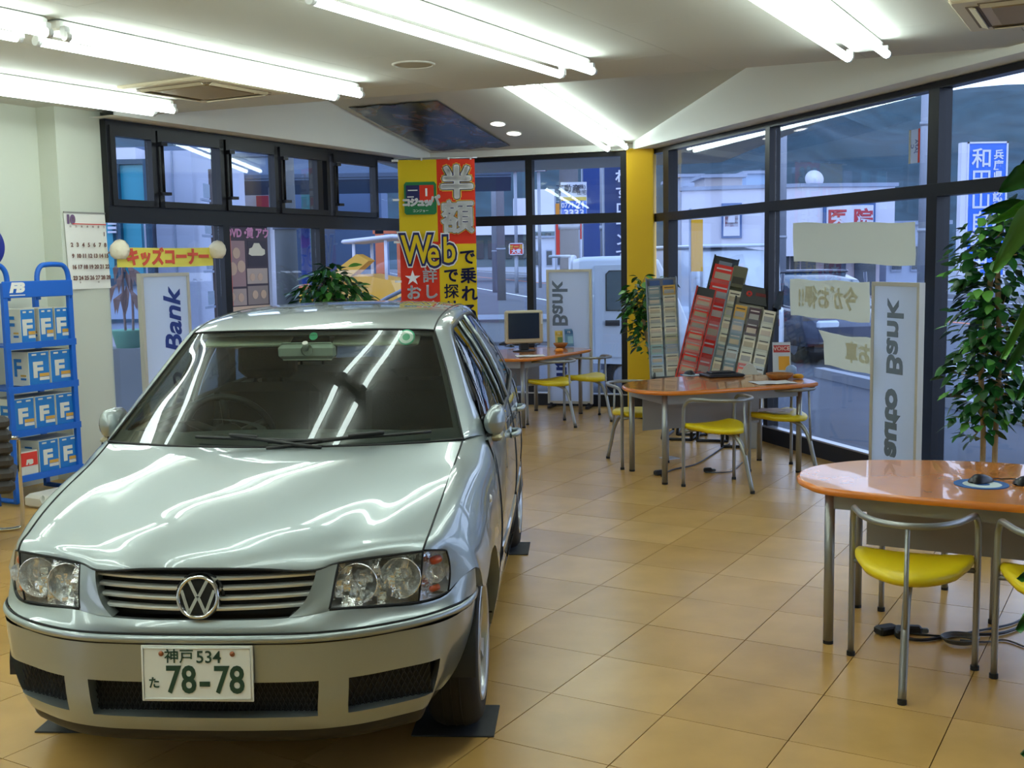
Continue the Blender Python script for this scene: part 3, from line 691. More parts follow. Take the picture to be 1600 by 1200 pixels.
# A pillars run into the roof rails; B and C pillars; side glass
rail = [r[-1] for r in RP]
ap_in = [r[-1] for r in WS]
Zb = lambda y: belt(y)
DLO_top = [(.726, 1.335, .985), (.672, 1.45, 1.090), (.612, 1.60, 1.218), (.566, 1.745, 1.322), (.562, 1.92, 1.346), (.560, 2.25, 1.362), (.552, 2.62, 1.360), (.538, 2.93, 1.340), (.552, 3.10, 1.285)]
top = catmull(DLO_top, 6)
for s in (1, -1):
    f = lambda q: Vector((s*q[0], q[1], q[2]))
    # pillar + cant rail: from windscreen edge / roof edge to window edge
    inn = [ap_in[int(k*(len(ap_in)-1)/24)] for k in range(25)]+[rail[k] for k in range(3, len(rail))]
    if s < 0: pass
    L0 = [f(q) for q in inn]
    Lt = [Vector((.742, 1.30, .942))]+top+[Vector((.60, 3.24, 1.20)), Vector((.68, 3.38, 1.01))]
    def resample(L, n):
        d = [0.0]
        for a, b in zip(L, L[1:]): d.append(d[-1]+(b-a).length)
        out = []
        for k in range(n):
            x = d[-1]*k/(n-1); i = max(j for j in range(len(d)-1) if d[j] <= x+1e-9); out.append(L[i].lerp(L[i+1], (x-d[i])/max(1e-9, d[i+1]-d[i])))
        return out
    ci = 1+18; L1 = [f(q) for q in resample(Lt[:ci+1], 25)]+[f(q) for q in resample(Lt[ci:-2], len(inn)-24)[1:]]
    mid = [a.lerp(b, .5)+Vector((s*.010, 0, .008)) for a, b in zip(L0, L1)]; q1 = [a.lerp(b, .22)+Vector((s*.006, 0, .006)) for a, b in zip(L0, L1)]; q3 = [a.lerp(b, .82)+Vector((s*.006, 0, .003)) for a, b in zip(L0, L1)]
    t = MB(); t.grid([L0, q1, mid, q3, L1], 0, True, s < 0); rim_in(t, L1, (-s*.03, 0, -.012), flip=s < 0); t.build('pillar_and_rail', M_paint, car)
    # rear pillar
    C = [[(.552, 3.10, 1.285), (.53, 3.18, 1.31), (.47, 3.27, 1.342)], [(.635, 3.16, 1.12), (.60, 3.32, 1.14), (.53, 3.42, 1.17)], [(.722, 3.22, .998), (.685, 3.40, 1.002), (.60, 3.56, 1.0)]]
    P = patch([[f(q) for q in r] for r in C], 5, 5); t = MB(); sheet(t, P, flip=s > 0); t.build('rear_pillar', M_paint, car)
    # glass and door frames
    G0 = []; 
    for k in range(33):
        y = 1.30+(3.20-1.30)*k/32; bq = Vector((bx_(min(y, 3.7), belt(y))-.012, y, belt(y)))
        yt = min(max(y, 1.301), 3.119)
        for a, b in zip(Lt, Lt[1:]):
            if a.y <= yt <= b.y: tq = a.lerp(b, (yt-a.y)/max(1e-6, b.y-a.y)); break
        tq = Vector((tq.x-.008, tq.y, tq.z))
        G0.append([f(bq.lerp(tq, u)+Vector((.022*4*u*(1-u), 0, 0))) for u in (0, .25, .5, .75, 1)])
    kb = 16
    t = MB(); t.grid(G0[1:kb], 0, True, s > 0); t.build('front_window', M_sideglass, car)
    t = MB(); t.grid(G0[kb+1:30], 0, True, s > 0); t.build('rear_window', M_sideglass, car)
    t = MB(); t.grid([[q+Vector((s*.004, 0, 0)) for q in r] for r in G0[kb-1:kb+2]], 0, True, s > 0); t.build('window_pillar', M_black, car); t = MB(); t.grid([[q+Vector((s*.004, 0, 0)) for q in r] for r in G0[29:33]], 0, True, s > 0); t.build('window_pillar', M_black, car)
    t = MB(); t.tube([r[4]+Vector((s*.005, 0, -.004)) for r in G0[2:30]], .011, 6); t.tube([r[0]+Vector((s*.008, 0, .006)) for r in G0], .010, 6); t.build('window_seal', M_black, car)
    t = MB(); t.tube([q+Vector((s*.010, 0, 0)) for q in G0[kb]], .012, 6); t.build('window_channel', M_paint, car); t = MB(); t.tube([q+Vector((s*.008, 0, 0)) for q in G0[kb-4]], .007, 6); t.build('window_channel', M_paint, car)
    # mirror
    t = MB(); c = Vector((s*.775, 1.38, .992)); rows = []
    prof = [(-.092, .0, -.02), (-.085, .60, -.012), (-.05, .95, 0), (.02, 1.0, .0), (.08, .88, .004), (.105, .55, .006), (.112, 0, .008)]
    for a in range(17):
        th = 2*PI*a/16; rows.append([c+Vector((s*(dx+.040*math.cos(th)*w_**.8), y, .060*math.sin(th)*w_**.7)) for y, w_, dx in prof])
    t.grid(rows, 0, True, s > 0); mo = t.build('door_mirror', M_paint, car)
    t = MB(); t.box(c+Vector((s*.0, -.02, -.058)), (.06, .11, .026), rot=Matrix.Rotation(.1, 3, 'X'), bev=.01); t.build('mirror_underside', mat('mirror_base_grey', rgb(150, 140, 112), .4, .5), mo)
    t = MB(); t.tube(catmull([(s*.720, 1.37, .944), (s*.750, 1.37, .930), (s*.775, 1.38, .930)], 4), [.026]*9, 10); t.add([f(q) for q in ((.742, 1.29, .936), (.752, 1.46, .941), (.690, 1.46, 1.09), (.726, 1.335, .99))], [(0, 1, 2, 3)]); t.build('mirror_foot', M_black, mo)
# tail
tl_half = [[(0, 3.40, 1.365), (.22, 3.39, 1.362), (.42, 3.34, 1.35), (.52, 3.28, 1.332)], [(0, 3.60, 1.06), (.25, 3.59, 1.06), (.48, 3.56, 1.05), (.62, 3.50, 1.03)]]
t = MB(); t.grid(patch([mirror(g) for g in tl_half], 4, 6), 0, True, True); t.build('rear_screen', M_sideglass, car)
tg_half = [tl_half[1], [(0, 3.69, .90), (.27, 3.68, .90), (.52, 3.65, .90), (.66, 3.60, .92)], [(0, 3.74, .62), (.27, 3.735, .62), (.52, 3.70, .62), (.69, 3.62, .62)], [(0, 3.80, .52), (.27, 3.79, .52), (.54, 3.75, .52), (.715, 3.64, .52)], [(0, 3.78, .27), (.27, 3.77, .27), (.54, 3.73, .27), (.70, 3.62, .25)]]
t = MB(); sheet(t, patch([mirror(g) for g in tg_half], 4, 4), flip=True); t.build('tailgate', M_paint, car)
for s in (1, -1):
    t = MB(); t.grid([[Vector((s*.60, 3.655, z)), Vector((s*.66, 3.63, z)), Vector((s*.70, 3.60, z))] for z in (.66, .78, .90)], 0, True, s < 0); t.build('tail_lamp', mat('red_lens', rgb(150, 20, 18), .2), car)
GAPS.build('panel_gaps', M_gap, car)

# --- cabin
t = MB(); t.box((0, 2.3, .28), (1.50, 2.5, .06)); t.box((0, 1.02, .62), (1.30, .06, .6)); 
for s in (1, -1): t.add([(s*.76, 1.15, .30), (s*.76, 3.5, .30), (s*.73, 3.5, .97), (s*.72, 1.2, .93)], [(0, 1, 2, 3)])
t.build('cabin_floor', M_cabin, car)
t = MB(); rows = []
for x in [-.70+.1*k for k in range(15)]:
    e = (x/.7)**2; rows.append([Vector((x, y+.10*e*(1 if y < 1.2 else .2), z-.02*e)) for y, z in ((1.0, .93), (1.12, .965), (1.28, .975), (1.40, .955), (1.46, .88), (1.45, .62))])
t.grid(rows, 0, True); 
t.add([Vector((x, y, z)) for x, y, z in [(-.38+.19*math.cos(a)*1.1, 1.36-.0+.10*math.sin(a)*0+.0, .955+.05*math.sin(a)) for a in [PI*k/10 for k in range(11)]]]+[Vector((-.38+.21*math.cos(a), 1.48, .94+.05*math.sin(a))) for a in [PI*k/10 for k in range(11)]], [(k, k+1, 12+k, 11+k) for k in range(10)], 0, True)
t.build('dashboard', M_cabin, car)
t = MB(); c = Vector((-.37, 1.62, .91)); ax = Matrix.Rotation(R(-62), 3, 'X')
t.tube([c+ax@Vector((.185*math.cos(a), .185*math.sin(a), 0)) for a in [2*PI*k/32 for k in range(32)]], .015, 8, closed=True)
for a in (R(-20), R(200), R(-90)): t.tube([c+ax@Vector((0, 0, -.03)), c+ax@Vector((.18*math.cos(a), .18*math.sin(a), 0))], .018, 6)
t.lathe([(0, .0), (.06, -.005), (.075, -.03), (.05, -.06)], c, 20, 0, ax); t.tube([c, (-.37, 1.36, .80)], .03, 8); t.build('steering_wheel', M_black, car)
def seat(x, y, rear=False):
    t = MB(); wd = .50 if not rear else 1.26
    t.box((x, y-.22, .50), (wd, .50, .18), bev=.05); t.box((x, y+.08, .79), (wd, .15, .56), rot=Matrix.Rotation(-.22, 3, 'X'), bev=.05)
    for hx in ((x,) if not rear else (x-.36, x+.36)):
        t.tube([(hx-.06, y+.13, 1.03), (hx-.06, y+.14, 1.13)], .007, 6); t.tube([(hx+.06, y+.13, 1.03), (hx+.06, y+.14, 1.13)], .007, 6); t.box((hx, y+.14, 1.17), (.27, .10, .17), rot=Matrix.Rotation(-.12, 3, 'X'), bev=.035)
    t.build('rear_bench' if rear else 'front_seat', M_seat, car)
seat(-.36, 2.05); seat(.36, 2.05); seat(0, 2.92, True)
t = MB(); t.box((0, 3.33, .99), (1.16, .42, .03)); t.build('parcel_shelf', M_cabin, car)
t = MB(); t.box((.0, 1.50, 1.262), (.235, .03, .072), rot=Matrix.Rotation(.1, 3, 'X'), bev=.02); t.tube([(.0, 1.49, 1.27), (0, 1.47, 1.30)], .012, 8); rv = t.build('interior_mirror', mat('mirror_shell_grey', rgb(172, 174, 164), .6), car)
t = MB(); t.lathe([(0, -.02), (.022, -.018), (.024, .0)], (0.005, 1.476, 1.268), 16, 0, Matrix.Rotation(PI/2, 3, 'X')); t.build('mirror_socket', M_black, rv)
M_green = mat('green_sticker', rgb(60, 170, 125), .6); M_lw = mat('sticker_white', rgb(230, 235, 230), .6)
def stick(x, u, r, m, nm):
    c = on_ws(x, u)+Vector((0, .008, -.006)); t_ = MB(); rot = Matrix.Rotation(R(57), 3, 'X'); t_.lathe([(0, .0006), (r, .0006), (r, 0)], c, 24, 0, rot, False); return t_.build(nm, m, car), c, rot
o, c, rot = stick(.40, .93, .036, M_green, 'round_sticker')
t = MB(); t.lathe([(.016, .0015), (.030, .0015)], c, 24, 0, rot, False); t.build('sticker_ring', M_lw, o)
o, c, rot = stick(.02, .945, .018, M_green, 'square_sticker')
for s in (1, -1):
    t = MB(); t.box((s*.27, 1.60, 1.30), (.36, .10, .015), rot=Matrix.Rotation(.35, 3, 'X'), bev=.005); t.build('sun_visor', M_beige, car)

# --- number plate
M_plate = mat('plate_white', rgb(226, 228, 222), .4); M_pgreen = mat('plate_green', rgb(24, 62, 46), .5); M_bolt = mat('plate_bolt', rgb(150, 92, 60), .4, .6)
pr_ = MB(); pr_.box((0, 0, 0), (.33, .004, .165), bev=.0015); pr_.tube([(-.158, -.003, .075), (.158, -.003, .075), (.158, -.003, -.075), (-.158, -.003, -.075)], .003, 6, closed=True)
pb = pr_.build('number_plate', M_plate, car, (.0, .066, .444)); pb.rotation_euler = (R(-3), 0, 0)
Mp = Matrix.Rotation(PI/2, 4, 'X')
def ptext(s_, size, x, z, sx=1, fat=.0008): return text(s_, size, Matrix.Translation((x, -.0035, z))@Mp, M_pgreen, pb, 'plate_lettering', .001, fat, sx=sx)
ptext('神戸', .044, -.052, .048, fat=.0003); ptext('534', .050, .035, .047, 1.0, .0004); ptext('た', .036, -.128, -.03, .95, .0006)
ptext('78', .112, -.048, -.022, .82, .0022); ptext('-', .11, .022, -.022, 1.0, .002); ptext('78', .112, .094, -.022, .82, .0022)
for x in (-.105, .105):
    t = MB(); t.lathe([(0, .004), (.006, .0035), (.008, 0)], (x, -.003, .058), 12, 0, Matrix.Rotation(PI/2, 3, 'X')); t.build('plate_bolt', M_bolt, pb)

# --- wheels
M_alloy = mat('wheel_alloy', rgb(196, 198, 198), .3, .85)
def wheel(x, y, s, steer=0.0):
    t = MB(); rot = Matrix.Rotation(s*PI/2, 3, 'Y'); Rr, wd = .286, .178
    prof = [(.198, -wd/2+.012), (.22, -wd/2), (.255, -wd/2+.004), (.276, -wd/2+.022), (Rr, -wd/2+.05), (Rr, wd/2-.05), (.276, wd/2-.022), (.255, wd/2-.004), (.22, wd/2), (.198, wd/2-.012)]
    t.lathe(prof, (0, 0, 0), 48, 0, rot)
    for k in (-.03, 0, .03): t.tube([rot@Vector(((Rr+.0005)*math.cos(a), (Rr+.0005)*math.sin(a), k)) for a in [2*PI*i/48 for i in range(48)]], .003, 4, closed=True)
    o = t.build('tyre', M_rubber, car, (x, y, .298), steer)
    t = MB(); t.lathe([(.203, wd/2-.006), (.200, wd/2+.001), (.190, wd/2-.006), (.184, wd/2-.05), (.172, -wd/2+.02)], (0, 0, 0), 40, 0, rot); t.lathe([(0, wd/2-.012), (.045, wd/2-.014), (.055, wd/2-.03), (.055, wd/2-.07)], (0, 0, 0), 24, 0, rot)
    for k in range(7):
        a = 2*PI*k/7+.2; d = Vector((math.cos(a), math.sin(a), 0)); n = Vector((-d.y, d.x, 0)); z0, z1 = wd/2-.018, wd/2-.045
        vs = []
        for rr_, w_ in ((.04, .026), (.10, .022), (.192, .036)):
            for sg, z in ((1, z0), (-1, z0), (-1, z1), (1, z1)): vs.append(rot@(d*rr_+n*sg*w_+Vector((0, 0, z))))
        t.add(vs, [(i*4+j, i*4+(j+1) % 4, i*4+4+(j+1) % 4, i*4+4+j) for i in range(2) for j in range(4)])
    t.lathe([(0, -.02), (.165, -.02)], (0, 0, 0), 24, 1, rot, False)
    t.build('rim', [M_alloy, M_black], o)
for s in (1, -1): wheel(s*.679, .785, s); wheel(s*.672, 3.19, s)
M_pad = mat('grey_rubber_pad', rgb(62, 62, 62), .8, noise=.1, nscale=20)
for x, y, lb in ((.665, .79, 'dark rubber pad under the car wheel nearest the middle of the floor'), (-.665, .79, 'dark rubber pad under the front wheel on the blue rack side'), (.665, 3.18, 'dark rubber pad under the rear wheel near the tables'), (-.665, 3.18, 'dark rubber pad under the rear wheel on the window side')):
    t = MB(); t.box((0, 0, .0035), (.285, .27, .006), bev=.001); w_ = car.matrix_world if False else Matrix.Translation((-.930, 3.10, 0))@Matrix.Rotation(R(-3.7), 4, 'Z'); p = w_@Vector((x, y, 0))
    tag(t.build('wheel_pad', M_pad, None, p, R(-3.7)), lb, 'mat', 'rubber pads under the car wheels')
def translucent(name, col, k=.5, rough=.6):
    m = mat(name, col, rough); n = m.node_tree; b = n.nodes['Principled BSDF']; t_ = n.nodes.new('ShaderNodeBsdfTranslucent'); t_.inputs[0].default_value = col
    x = n.nodes.new('ShaderNodeMixShader'); x.inputs[0].default_value = k; n.links.new(b.outputs[0], x.inputs[1]); n.links.new(t_.outputs[0], x.inputs[2]); n.links.new(x.outputs[0], n.nodes['Material Output'].inputs[0]); return m
# ---------------------------------------------------------------- tables and chairs
M_top = mat('orange_wood_top', rgb(206, 128, 58), .16, coat=.5, noise=.10, nscale=5)
M_edge = mat('orange_wood_edge', rgb(214, 122, 40), .25, coat=.3)
M_legm = mat('satin_grey_steel', rgb(150, 150, 146), .38, .7)
M_apron = mat('grey_apron', rgb(150, 152, 150), .5, .3)
M_seaty = mat('yellow_vinyl', rgb(222, 196, 16), .42, bump=.05, bscale=90)
M_foot = mat('black_rubber_foot', rgb(22, 22, 22), .7)
OUT = [(-.655, -.29), (-.725, -.15), (-.735, .02), (-.66, .20), (-.47, .37), (.02, .50), (.48, .40), (.69, .20), (.745, -.03), (.71, -.26), (.58, -.38), (0, -.405), (-.50, -.39)]
def table(label, x, y, az):
    r = thing('table', label, 'table', (x, y, 0), R(90-az), 'orange topped consultation tables')
    o = [q for q in catmull([(a, b, 0) for a, b in OUT], 5, True)]; n = len(o)
    t = MB(); cen = Vector((0, 0, 0))
    rings = [(.985, .650), (1.0, .656), (1.004, .665), (1.0, .674), (.985, .680)]
    vs = [Vector((q.x*k, q.y*k, z)) for k, z in rings for q in o]; fs = [(i*n+j, i*n+(j+1) % n, (i+1)*n+(j+1) % n, (i+1)*n+j) for i in range(4) for j in range(n)]
    t.add(vs, fs, 1, True); t.add([vs[4*n+j] for j in range(n)], [tuple(range(n))], 0); t.add([vs[j] for j in range(n)], [tuple(range(n-1, -1, -1))], 1)
    t.build('table_top', [M_top, M_edge], r)
    for a, b in ((-.555, -.275), (.555, -.275), (-.555, .275), (.555, .275)):
        t = MB(); t.tube([(a, b, .014), (a, b, .65)], .021, 14); lg = t.build('leg', M_legm, r); t = MB(); t.cyl((a, b, .007), .0215, .014, 14); t.build('leg_foot', M_foot, lg)
    for c, d in (((0, -.275, .612), (1.09, .022, .07)), ((0, .275, .612), (1.09, .022, .07)), ((-.555, 0, .612), (.022, .53, .07)), ((.555, 0, .612), (.022, .53, .07))):
        t = MB(); t.box(c, d); t.build('apron', M_apron, r)
    t = MB(); t.box((0, .20, .45), (1.0, .012, .26)); t.build('modesty_panel', mat('perforated_grey', rgb(150, 150, 146), .55, .3), r)
    return r
T1 = table('small orange table by the back window, with a computer on it', .18, 11.44, 33.4)
T2 = table('orange table in front of the brochure racks, with three yellow chairs', 1.52, 8.42, 71.0)
T3 = table('nearest orange table, cut by the right edge', 1.925, 4.56, 119.0)
def chair(label, x, y, az):
    r = thing('chair', label, 'chair', (x, y, 0), R(-az), 'yellow tubular chairs')
    half = [(.233, 0, .016), (.233, 0, .30), (.233, 0, .53), (.230, -.012, .585), (.222, -.055, .622), (.205, -.14, .632), (.165, -.25, .634), (.095, -.335, .635), (0, -.365, .635)]
    pts = catmull([(-a, b, c) for a, b, c in half]+[h for h in half[-2::-1]], 4)
    t = MB(); t.tube(pts, .0125, 10); t.build('arm_rail', M_legm, r)
    t = MB(); t.tube([(0, -.365, .632), (0, -.378, .40), (0, -.388, .235)], .0085, 8); t.build('back_strut', M_legm, r)
    t = MB(); t.tube(catmull([(0, -.02, .392), (0, -.20, .388), (0, -.31, .355), (0, -.372, .27), (0, -.405, .17), (0, -.455, .016)], 4), .0155, 10); t.build('leg', M_legm, r)
    t = MB(); t.tube([(-.233, 0, .395), (.233, 0, .395)], .011, 8); t.build('seat_bar', M_legm, r)
    for q in ((-.233, 0), (.233, 0), (0, -.457)):
        t = MB(); t.cyl((q[0], q[1], .009), .0165, .018, 12); t.build('foot_cap', M_foot, r)
    out = catmull([(-.205, .045, 0), (-.10, .062, 0), (0, .066, 0), (.10, .062, 0), (.205, .045, 0), (.222, .0, 0), (.205, -.10, 0), (.150, -.215, 0), (.07, -.295, 0), (0, -.315, 0), (-.07, -.295, 0), (-.150, -.215, 0), (-.205, -.10, 0), (-.222, 0, 0)], 3, True)
    t = MB(); n = len(out); vs = []
    c = Vector((0, -.09, 0))
    for k, dz in ((.95, -.020), (1.0, -.006), (1.0, .006), (.96, .017), (.80, .025), (.45, .024), (.12, .022)):
        for q in out:
            p = c+(q-c)*k; lift = .022*abs(p.x/.22)**2.4*(1 if p.y > -.15 else .4); vs.append(Vector((p.x, p.y, .412+dz+lift)))
    t.add(vs, [(i*n+j, i*n+(j+1) % n, (i+1)*n+(j+1) % n, (i+1)*n+j) for i in range(6) for j in range(n)]+[tuple(range(6*n, 7*n)), tuple(range(n-1, -1, -1))], 0, True)
    t.build('seat', M_seaty, r)
    return r
ch = chair('yellow chair nearest the camera, its back rail in front of the nearest orange table', 1.571, 4.349, 23.5)
for lb, x, y, az in (('yellow chair cut by the right edge, on the near side of the nearest table', 2.035, 4.075, 23.5),
                     ('yellow chair half hidden behind the nearest table, facing the camera', 1.875, 4.905, 205.7),
                     ('yellow chair on the near side of the middle table, in front of the black cable', 1.405, 8.0, -30),
                     ('yellow chair beside the right window at the middle table, white paper on its seat', 1.97, 8.54, -35),
                     ('yellow chair at the left end of the middle table, in front of the yellow pillar', 1.03, 8.70, 145.5),
                     ('yellow chair nearest the car at the far computer table', .335, 11.14, -36),
                     ('yellow chair at the far table between the white sign and the pillar', .715, 11.50, -36)):
    copy_tree(ch, (x, y, 0), R(-az), lb)
def onto(root_, lx, ly, z): # point on a table, given in the table's own axes
    return Matrix.Translation(root_.location)@Matrix.Rotation(root_.rotation_euler.z, 4, 'Z')@Vector((lx, ly, z))
TT = .6805
M_paper = mat('white_paper', rgb(232, 230, 224), .7); M_dark = mat('dark_plastic', rgb(24, 24, 28), .4); M_mon = mat('monitor_beige', rgb(196, 184, 152), .5)
def sheet_paper(p, rz, label, w_=.21, d=.297, m=None, name='paper', nx=4, wave=.004):
    t = MB(); rows = [[Vector((w_*(i/nx-.5), d*(j/5-.5), .0015+wave*math.sin(i*1.7+j*.8)**2)) for i in range(nx+1)] for j in range(6)]
    t.grid(rows); t.grid([[q-Vector((0, 0, .0012)) for q in r] for r in rows], 0, True, True)
    return tag(t.build(name, m or M_paper, None, p, rz), label, 'paper')
sheet_paper(onto(T2, .36, -.22, TT), R(10), 'white sheet of paper lying on the middle orange table', .30, .21)
sheet_paper(Vector((1.98, 8.44, .452)), R(-20), 'white paper lying on the seat of the chair by the right window', .24, .20, wave=.012)
sheet_paper(onto(T1, -.36, -.24, TT), R(5), 'white sheet of paper beside the mouse on the far computer table', .28, .20)
M_pad2 = mat('mouse_pad_blue', rgb(40, 90, 150), .6); M_padw = mat('mouse_pad_print', rgb(200, 210, 205), .6)
def mouse(p, rz, label, pad=None):
    r = thing('computer_mouse', label, 'mouse', p, rz); t = MB(); rows = []
    for k in range(9):
        th = PI*k/8; rows.append([Vector((.031*math.cos(th)*w_, y, .002+.034*math.sin(th)*h)) for y, w_, h in ((-.055, .3, .15), (-.05, .75, .6), (-.02, 1, 1), (.02, 1, .85), (.045, .9, .55), (.055, .5, .2))])
    t.grid(rows); t.add([rows[0][i] for i in range(6)]+[rows[8][i] for i in range(5, -1, -1)], [tuple(range(12))]); t.build('mouse_body', M_dark, r)
    t = MB(); t.tube(catmull([(0, .055, .008), (.01, .10, .004), (.05, .15, .004), (.11, .14, .004), (.20, .17, .004)], 4), .0025, 6); t.build('mouse_cord', M_dark, r); return r
def pad(p, label, rx=.105):
    r = thing('mouse_pad', label, 'mouse pad', p); t = MB(); t.cyl((0, 0, .0015), rx, .003, 28); t.build('pad_base', M_pad2, r)
    t = MB(); t.lathe([(.03, .0035), (.075, .0035)], (0, -.01, 0), 20); t.build('pad_print', M_padw, r)
pp = atz(1533, 757, TT); pad(pp, 'round blue printed mouse pad on the nearest orange table'); mouse(pp+Vector((.01, .03, .0035)), R(-60), 'black computer mouse lying on the round blue pad, nearest table')
mouse(atz(1604, 757, TT), R(-70), 'black computer mouse cut by the right edge on the nearest table')
pp = atz(1080, 586, TT); pad(pp, 'round dark mouse pad on the middle orange table', .09); mouse(pp+Vector((-.01, .02, .0035)), R(20), 'black computer mouse on the middle orange table')
pp = atz(797, 543, TT); mouse(pp+Vector((0, .02, .001)), R(40), 'black computer mouse in front of the keyboard on the far table')
kb = thing('keyboard', 'black keyboard in front of the beige monitor on the far table', 'keyboard', atz(812, 539, TT), R(-25))
t = MB(); t.box((0, 0, .013), (.44, .16, .022), rot=Matrix.Rotation(.06, 3, 'X'), bev=.005); t.build('keyboard_body', M_dark, kb)
for j in range(5):
    t = MB(); t.box((0, -.055+.027*j, .027+.0016*j), (.41, .02, .006)); t.build('key_row', mat('key_grey', rgb(44, 44, 48), .5), kb)
mo = thing('monitor', 'beige flat monitor with a dark screen on the far table', 'monitor', onto(T1, .10, .12, TT), R(12))
t = MB(); t.box((0, .02, .25), (.40, .05, .34), bev=.015); t.build('casing', M_mon, mo)
t = MB(); t.box((-.005, -.008, .262), (.325, .012, .262)); t.build('screen', mat('dark_screen', rgb(30, 44, 66), .15, spec=.7), mo)
t = MB(); t.box((0, .03, .04), (.10, .05, .10), bev=.01); t.lathe([(0, .0), (.12, .0), (.115, .012), (.03, .02), (0, .02)], (0, .02, 0), 24); t.build('stand', M_dark, mo)
t = MB(); t.box((.185, -.007, .33), (.02, .004, .10)); t.build('sticky_note', M_paper, mo)
lapt = thing('laptop_stand', 'closed black tray lying under the racks on the middle table', 'tray', atz(1128, 588, TT), R(12))
t = MB(); t.box((0, 0, .012), (.30, .22, .024), bev=.008); t.build('tray_body', M_dark, lapt)
t = MB(); t.box((0, .02, .03), (.20, .12, .018), bev=.006); t.build('tray_top', M_dark, lapt)
M_bowl2 = mat('woven_bowl', rgb(168, 104, 40), .6, noise=.2, nscale=60)
for p, lb, rad in ((atz(1218, 593, TT), 'shallow brown wooden bowl at the window end of the middle table', .10), (atz(876, 543, TT), 'small brown wooden bowl on the far table beside the yellow leaflet', .075)):
    b = thing('wooden_bowl', lb, 'bowl', p); t = MB(); t.lathe([(0, .002), (rad*.6, .002), (rad*.95, .03), (rad, .045), (rad*.92, .044), (rad*.6, .014), (0, .012)], n=28); t.build('bowl_body', M_bowl2, b)
    t = MB(); t.lathe([(rad*.93, .043), (rad*1.03, .048), (rad*1.03, .040), (rad*.95, .036)], n=28); t.build('bowl_rim', M_bowl2, b)
for p, lb, c_ in ((atz(1247, 592, TT), 'yellow sweet lying beside the brown bowl on the middle table', (224, 160, 16)), (atz(874, 550, TT), 'orange lump lying in front of the small bowl on the far table', (232, 140, 20))):
    t = MB(); t.lathe([(0, .0), (.035, .004), (.045, .02), (.03, .036), (0, .04)], n=14); tag(t.build('sweet', mat('sweet_%d' % c_[1], rgb(*c_), .5), None, p), lb, 'sweet')
t = MB(); t.lathe([(0, 0), (.028, .004), (.045, .03), (.04, .07), (.02, .086), (0, .088)], n=18); tag(t.build('glass_ball', mat('pale_blue_ball', rgb(150, 175, 210), .3), None, atz(1236, 588, TT)), 'pale blue ball beside the leaflet holder on the middle table', 'ball')
M_acr = glass('clear_acrylic', (.95, .97, 1, 1)); 
def leaflet(p, rz, label, w_, h, cols, words):
    r = thing('leaflet_stand', label, 'leaflet stand', p, rz); t = MB(); t.box((0, .035, .005), (w_, .10, .008)); t.build('stand_base', M_acr, r)
    rot = Matrix.Rotation(R(-12), 3, 'X'); t = MB(); t.box(rot@Vector((0, 0, h/2)), (w_, .006, h), rot=rot); t.build('leaflet', mat('leaf_%d_%d' % cols[0][:2], rgb(*cols[0]), .5), r)
    t = MB(); t.box(rot@Vector((0, -.005, h*.80)), (w_*.9, .003, h*.22), rot=rot); t.build('heading', mat('leaf_%d_%d' % cols[1][:2], rgb(*cols[1]), .5), r)
    t = MB(); t.box(rot@Vector((w_*.12, -.005, h*.36)), (w_*.6, .003, h*.42), rot=rot); t.build('picture', mat('leaf_%d_%d' % cols[2][:2], rgb(*cols[2]), .5), r)
    text(words, h*.17, Matrix.Translation(rot@Vector((0, -.0075, h*.80)))@rot.to_4x4()@Matrix.Rotation(PI/2, 4, 'X'), mat('leaf_ink', rgb(236, 232, 220), .6), r, 'lettering', .0006, 0)
leaflet(atz(1222, 586, TT), R(-5), 'leaflet holder with a red heading on the middle table by the window', .14, .26, ((200, 205, 215), (190, 60, 60), (226, 160, 40)), 'VOICE')
leaflet(atz(874, 541, TT), R(8), 'yellow leaflet standing on the far table', .085, .17, ((232, 206, 120), (220, 180, 60), (120, 150, 90)), 'FB')
leaflet(atz(890, 541, TT), R(12), 'blue leaflet standing against the white sign on the far table', .095, .19, ((110, 150, 180), (70, 110, 150), (150, 190, 205)), 'FB')

# ---------------------------------------------------------------- upright signs
M_sframe = mat('sign_frame', rgb(196, 190, 172), .4, .3); M_sface = translucent('sign_face', rgb(226, 232, 240), .55, .35); M_navy = mat('sign_navy', rgb(28, 52, 130), .5); M_sgrey = mat('sign_grey', rgb(104, 116, 130), .6)
def sign(label, a, b, h, mirror_, m, off, parts_, z0=.05):
    """a,b: lower corners seen left and right from the room"""
    d = (b-a).normalized(); n = Vector((d.y, -d.x, 0)); wd = (b-a).length; r = thing('sign_stand', label, 'sign', ((a.x+b.x)/2, (a.y+b.y)/2, 0), math.atan2(d.y, d.x))
    t = MB(); t.box((0, 0, (z0+h)/2), (wd-.02, .03, h-z0-.02)); t.build('sign_face', M_sface, r)
    t = MB(); fw = .028
    for c, dd in (((0, 0, h-fw/2), (wd, .045, fw)), ((0, 0, z0+fw/2), (wd, .045, fw))): t.box(c, dd)
    for sx in (-1, 1): t.box((sx*(wd/2-fw/2), 0, (z0+h)/2), (fw, .045, h-z0-2*fw))
    t.build('sign_frame', M_sframe, r)
    for sx in (-1, 1):
        t = MB(); t.box((sx*wd*.42, 0, .02), (.035, .26, .025)); t.box((sx*wd*.42, 0, .045), (.03, .05, .03)); t.build('sign_foot', M_black, r)
    for body, size, x, z, fat, sh, sx in parts_:
        Mt = Matrix.Translation((x, -.0165, z))@Matrix.Rotation(PI/2, 4, 'X')@(Matrix.Diagonal((-1, 1, 1, 1)) if mirror_ else Matrix.Identity(4))@Matrix.Rotation(PI/2, 4, 'Z')
        text(body, size, Mt, m, r, 'lettering', .002, fat, sx=sx, shear=sh)
    return r
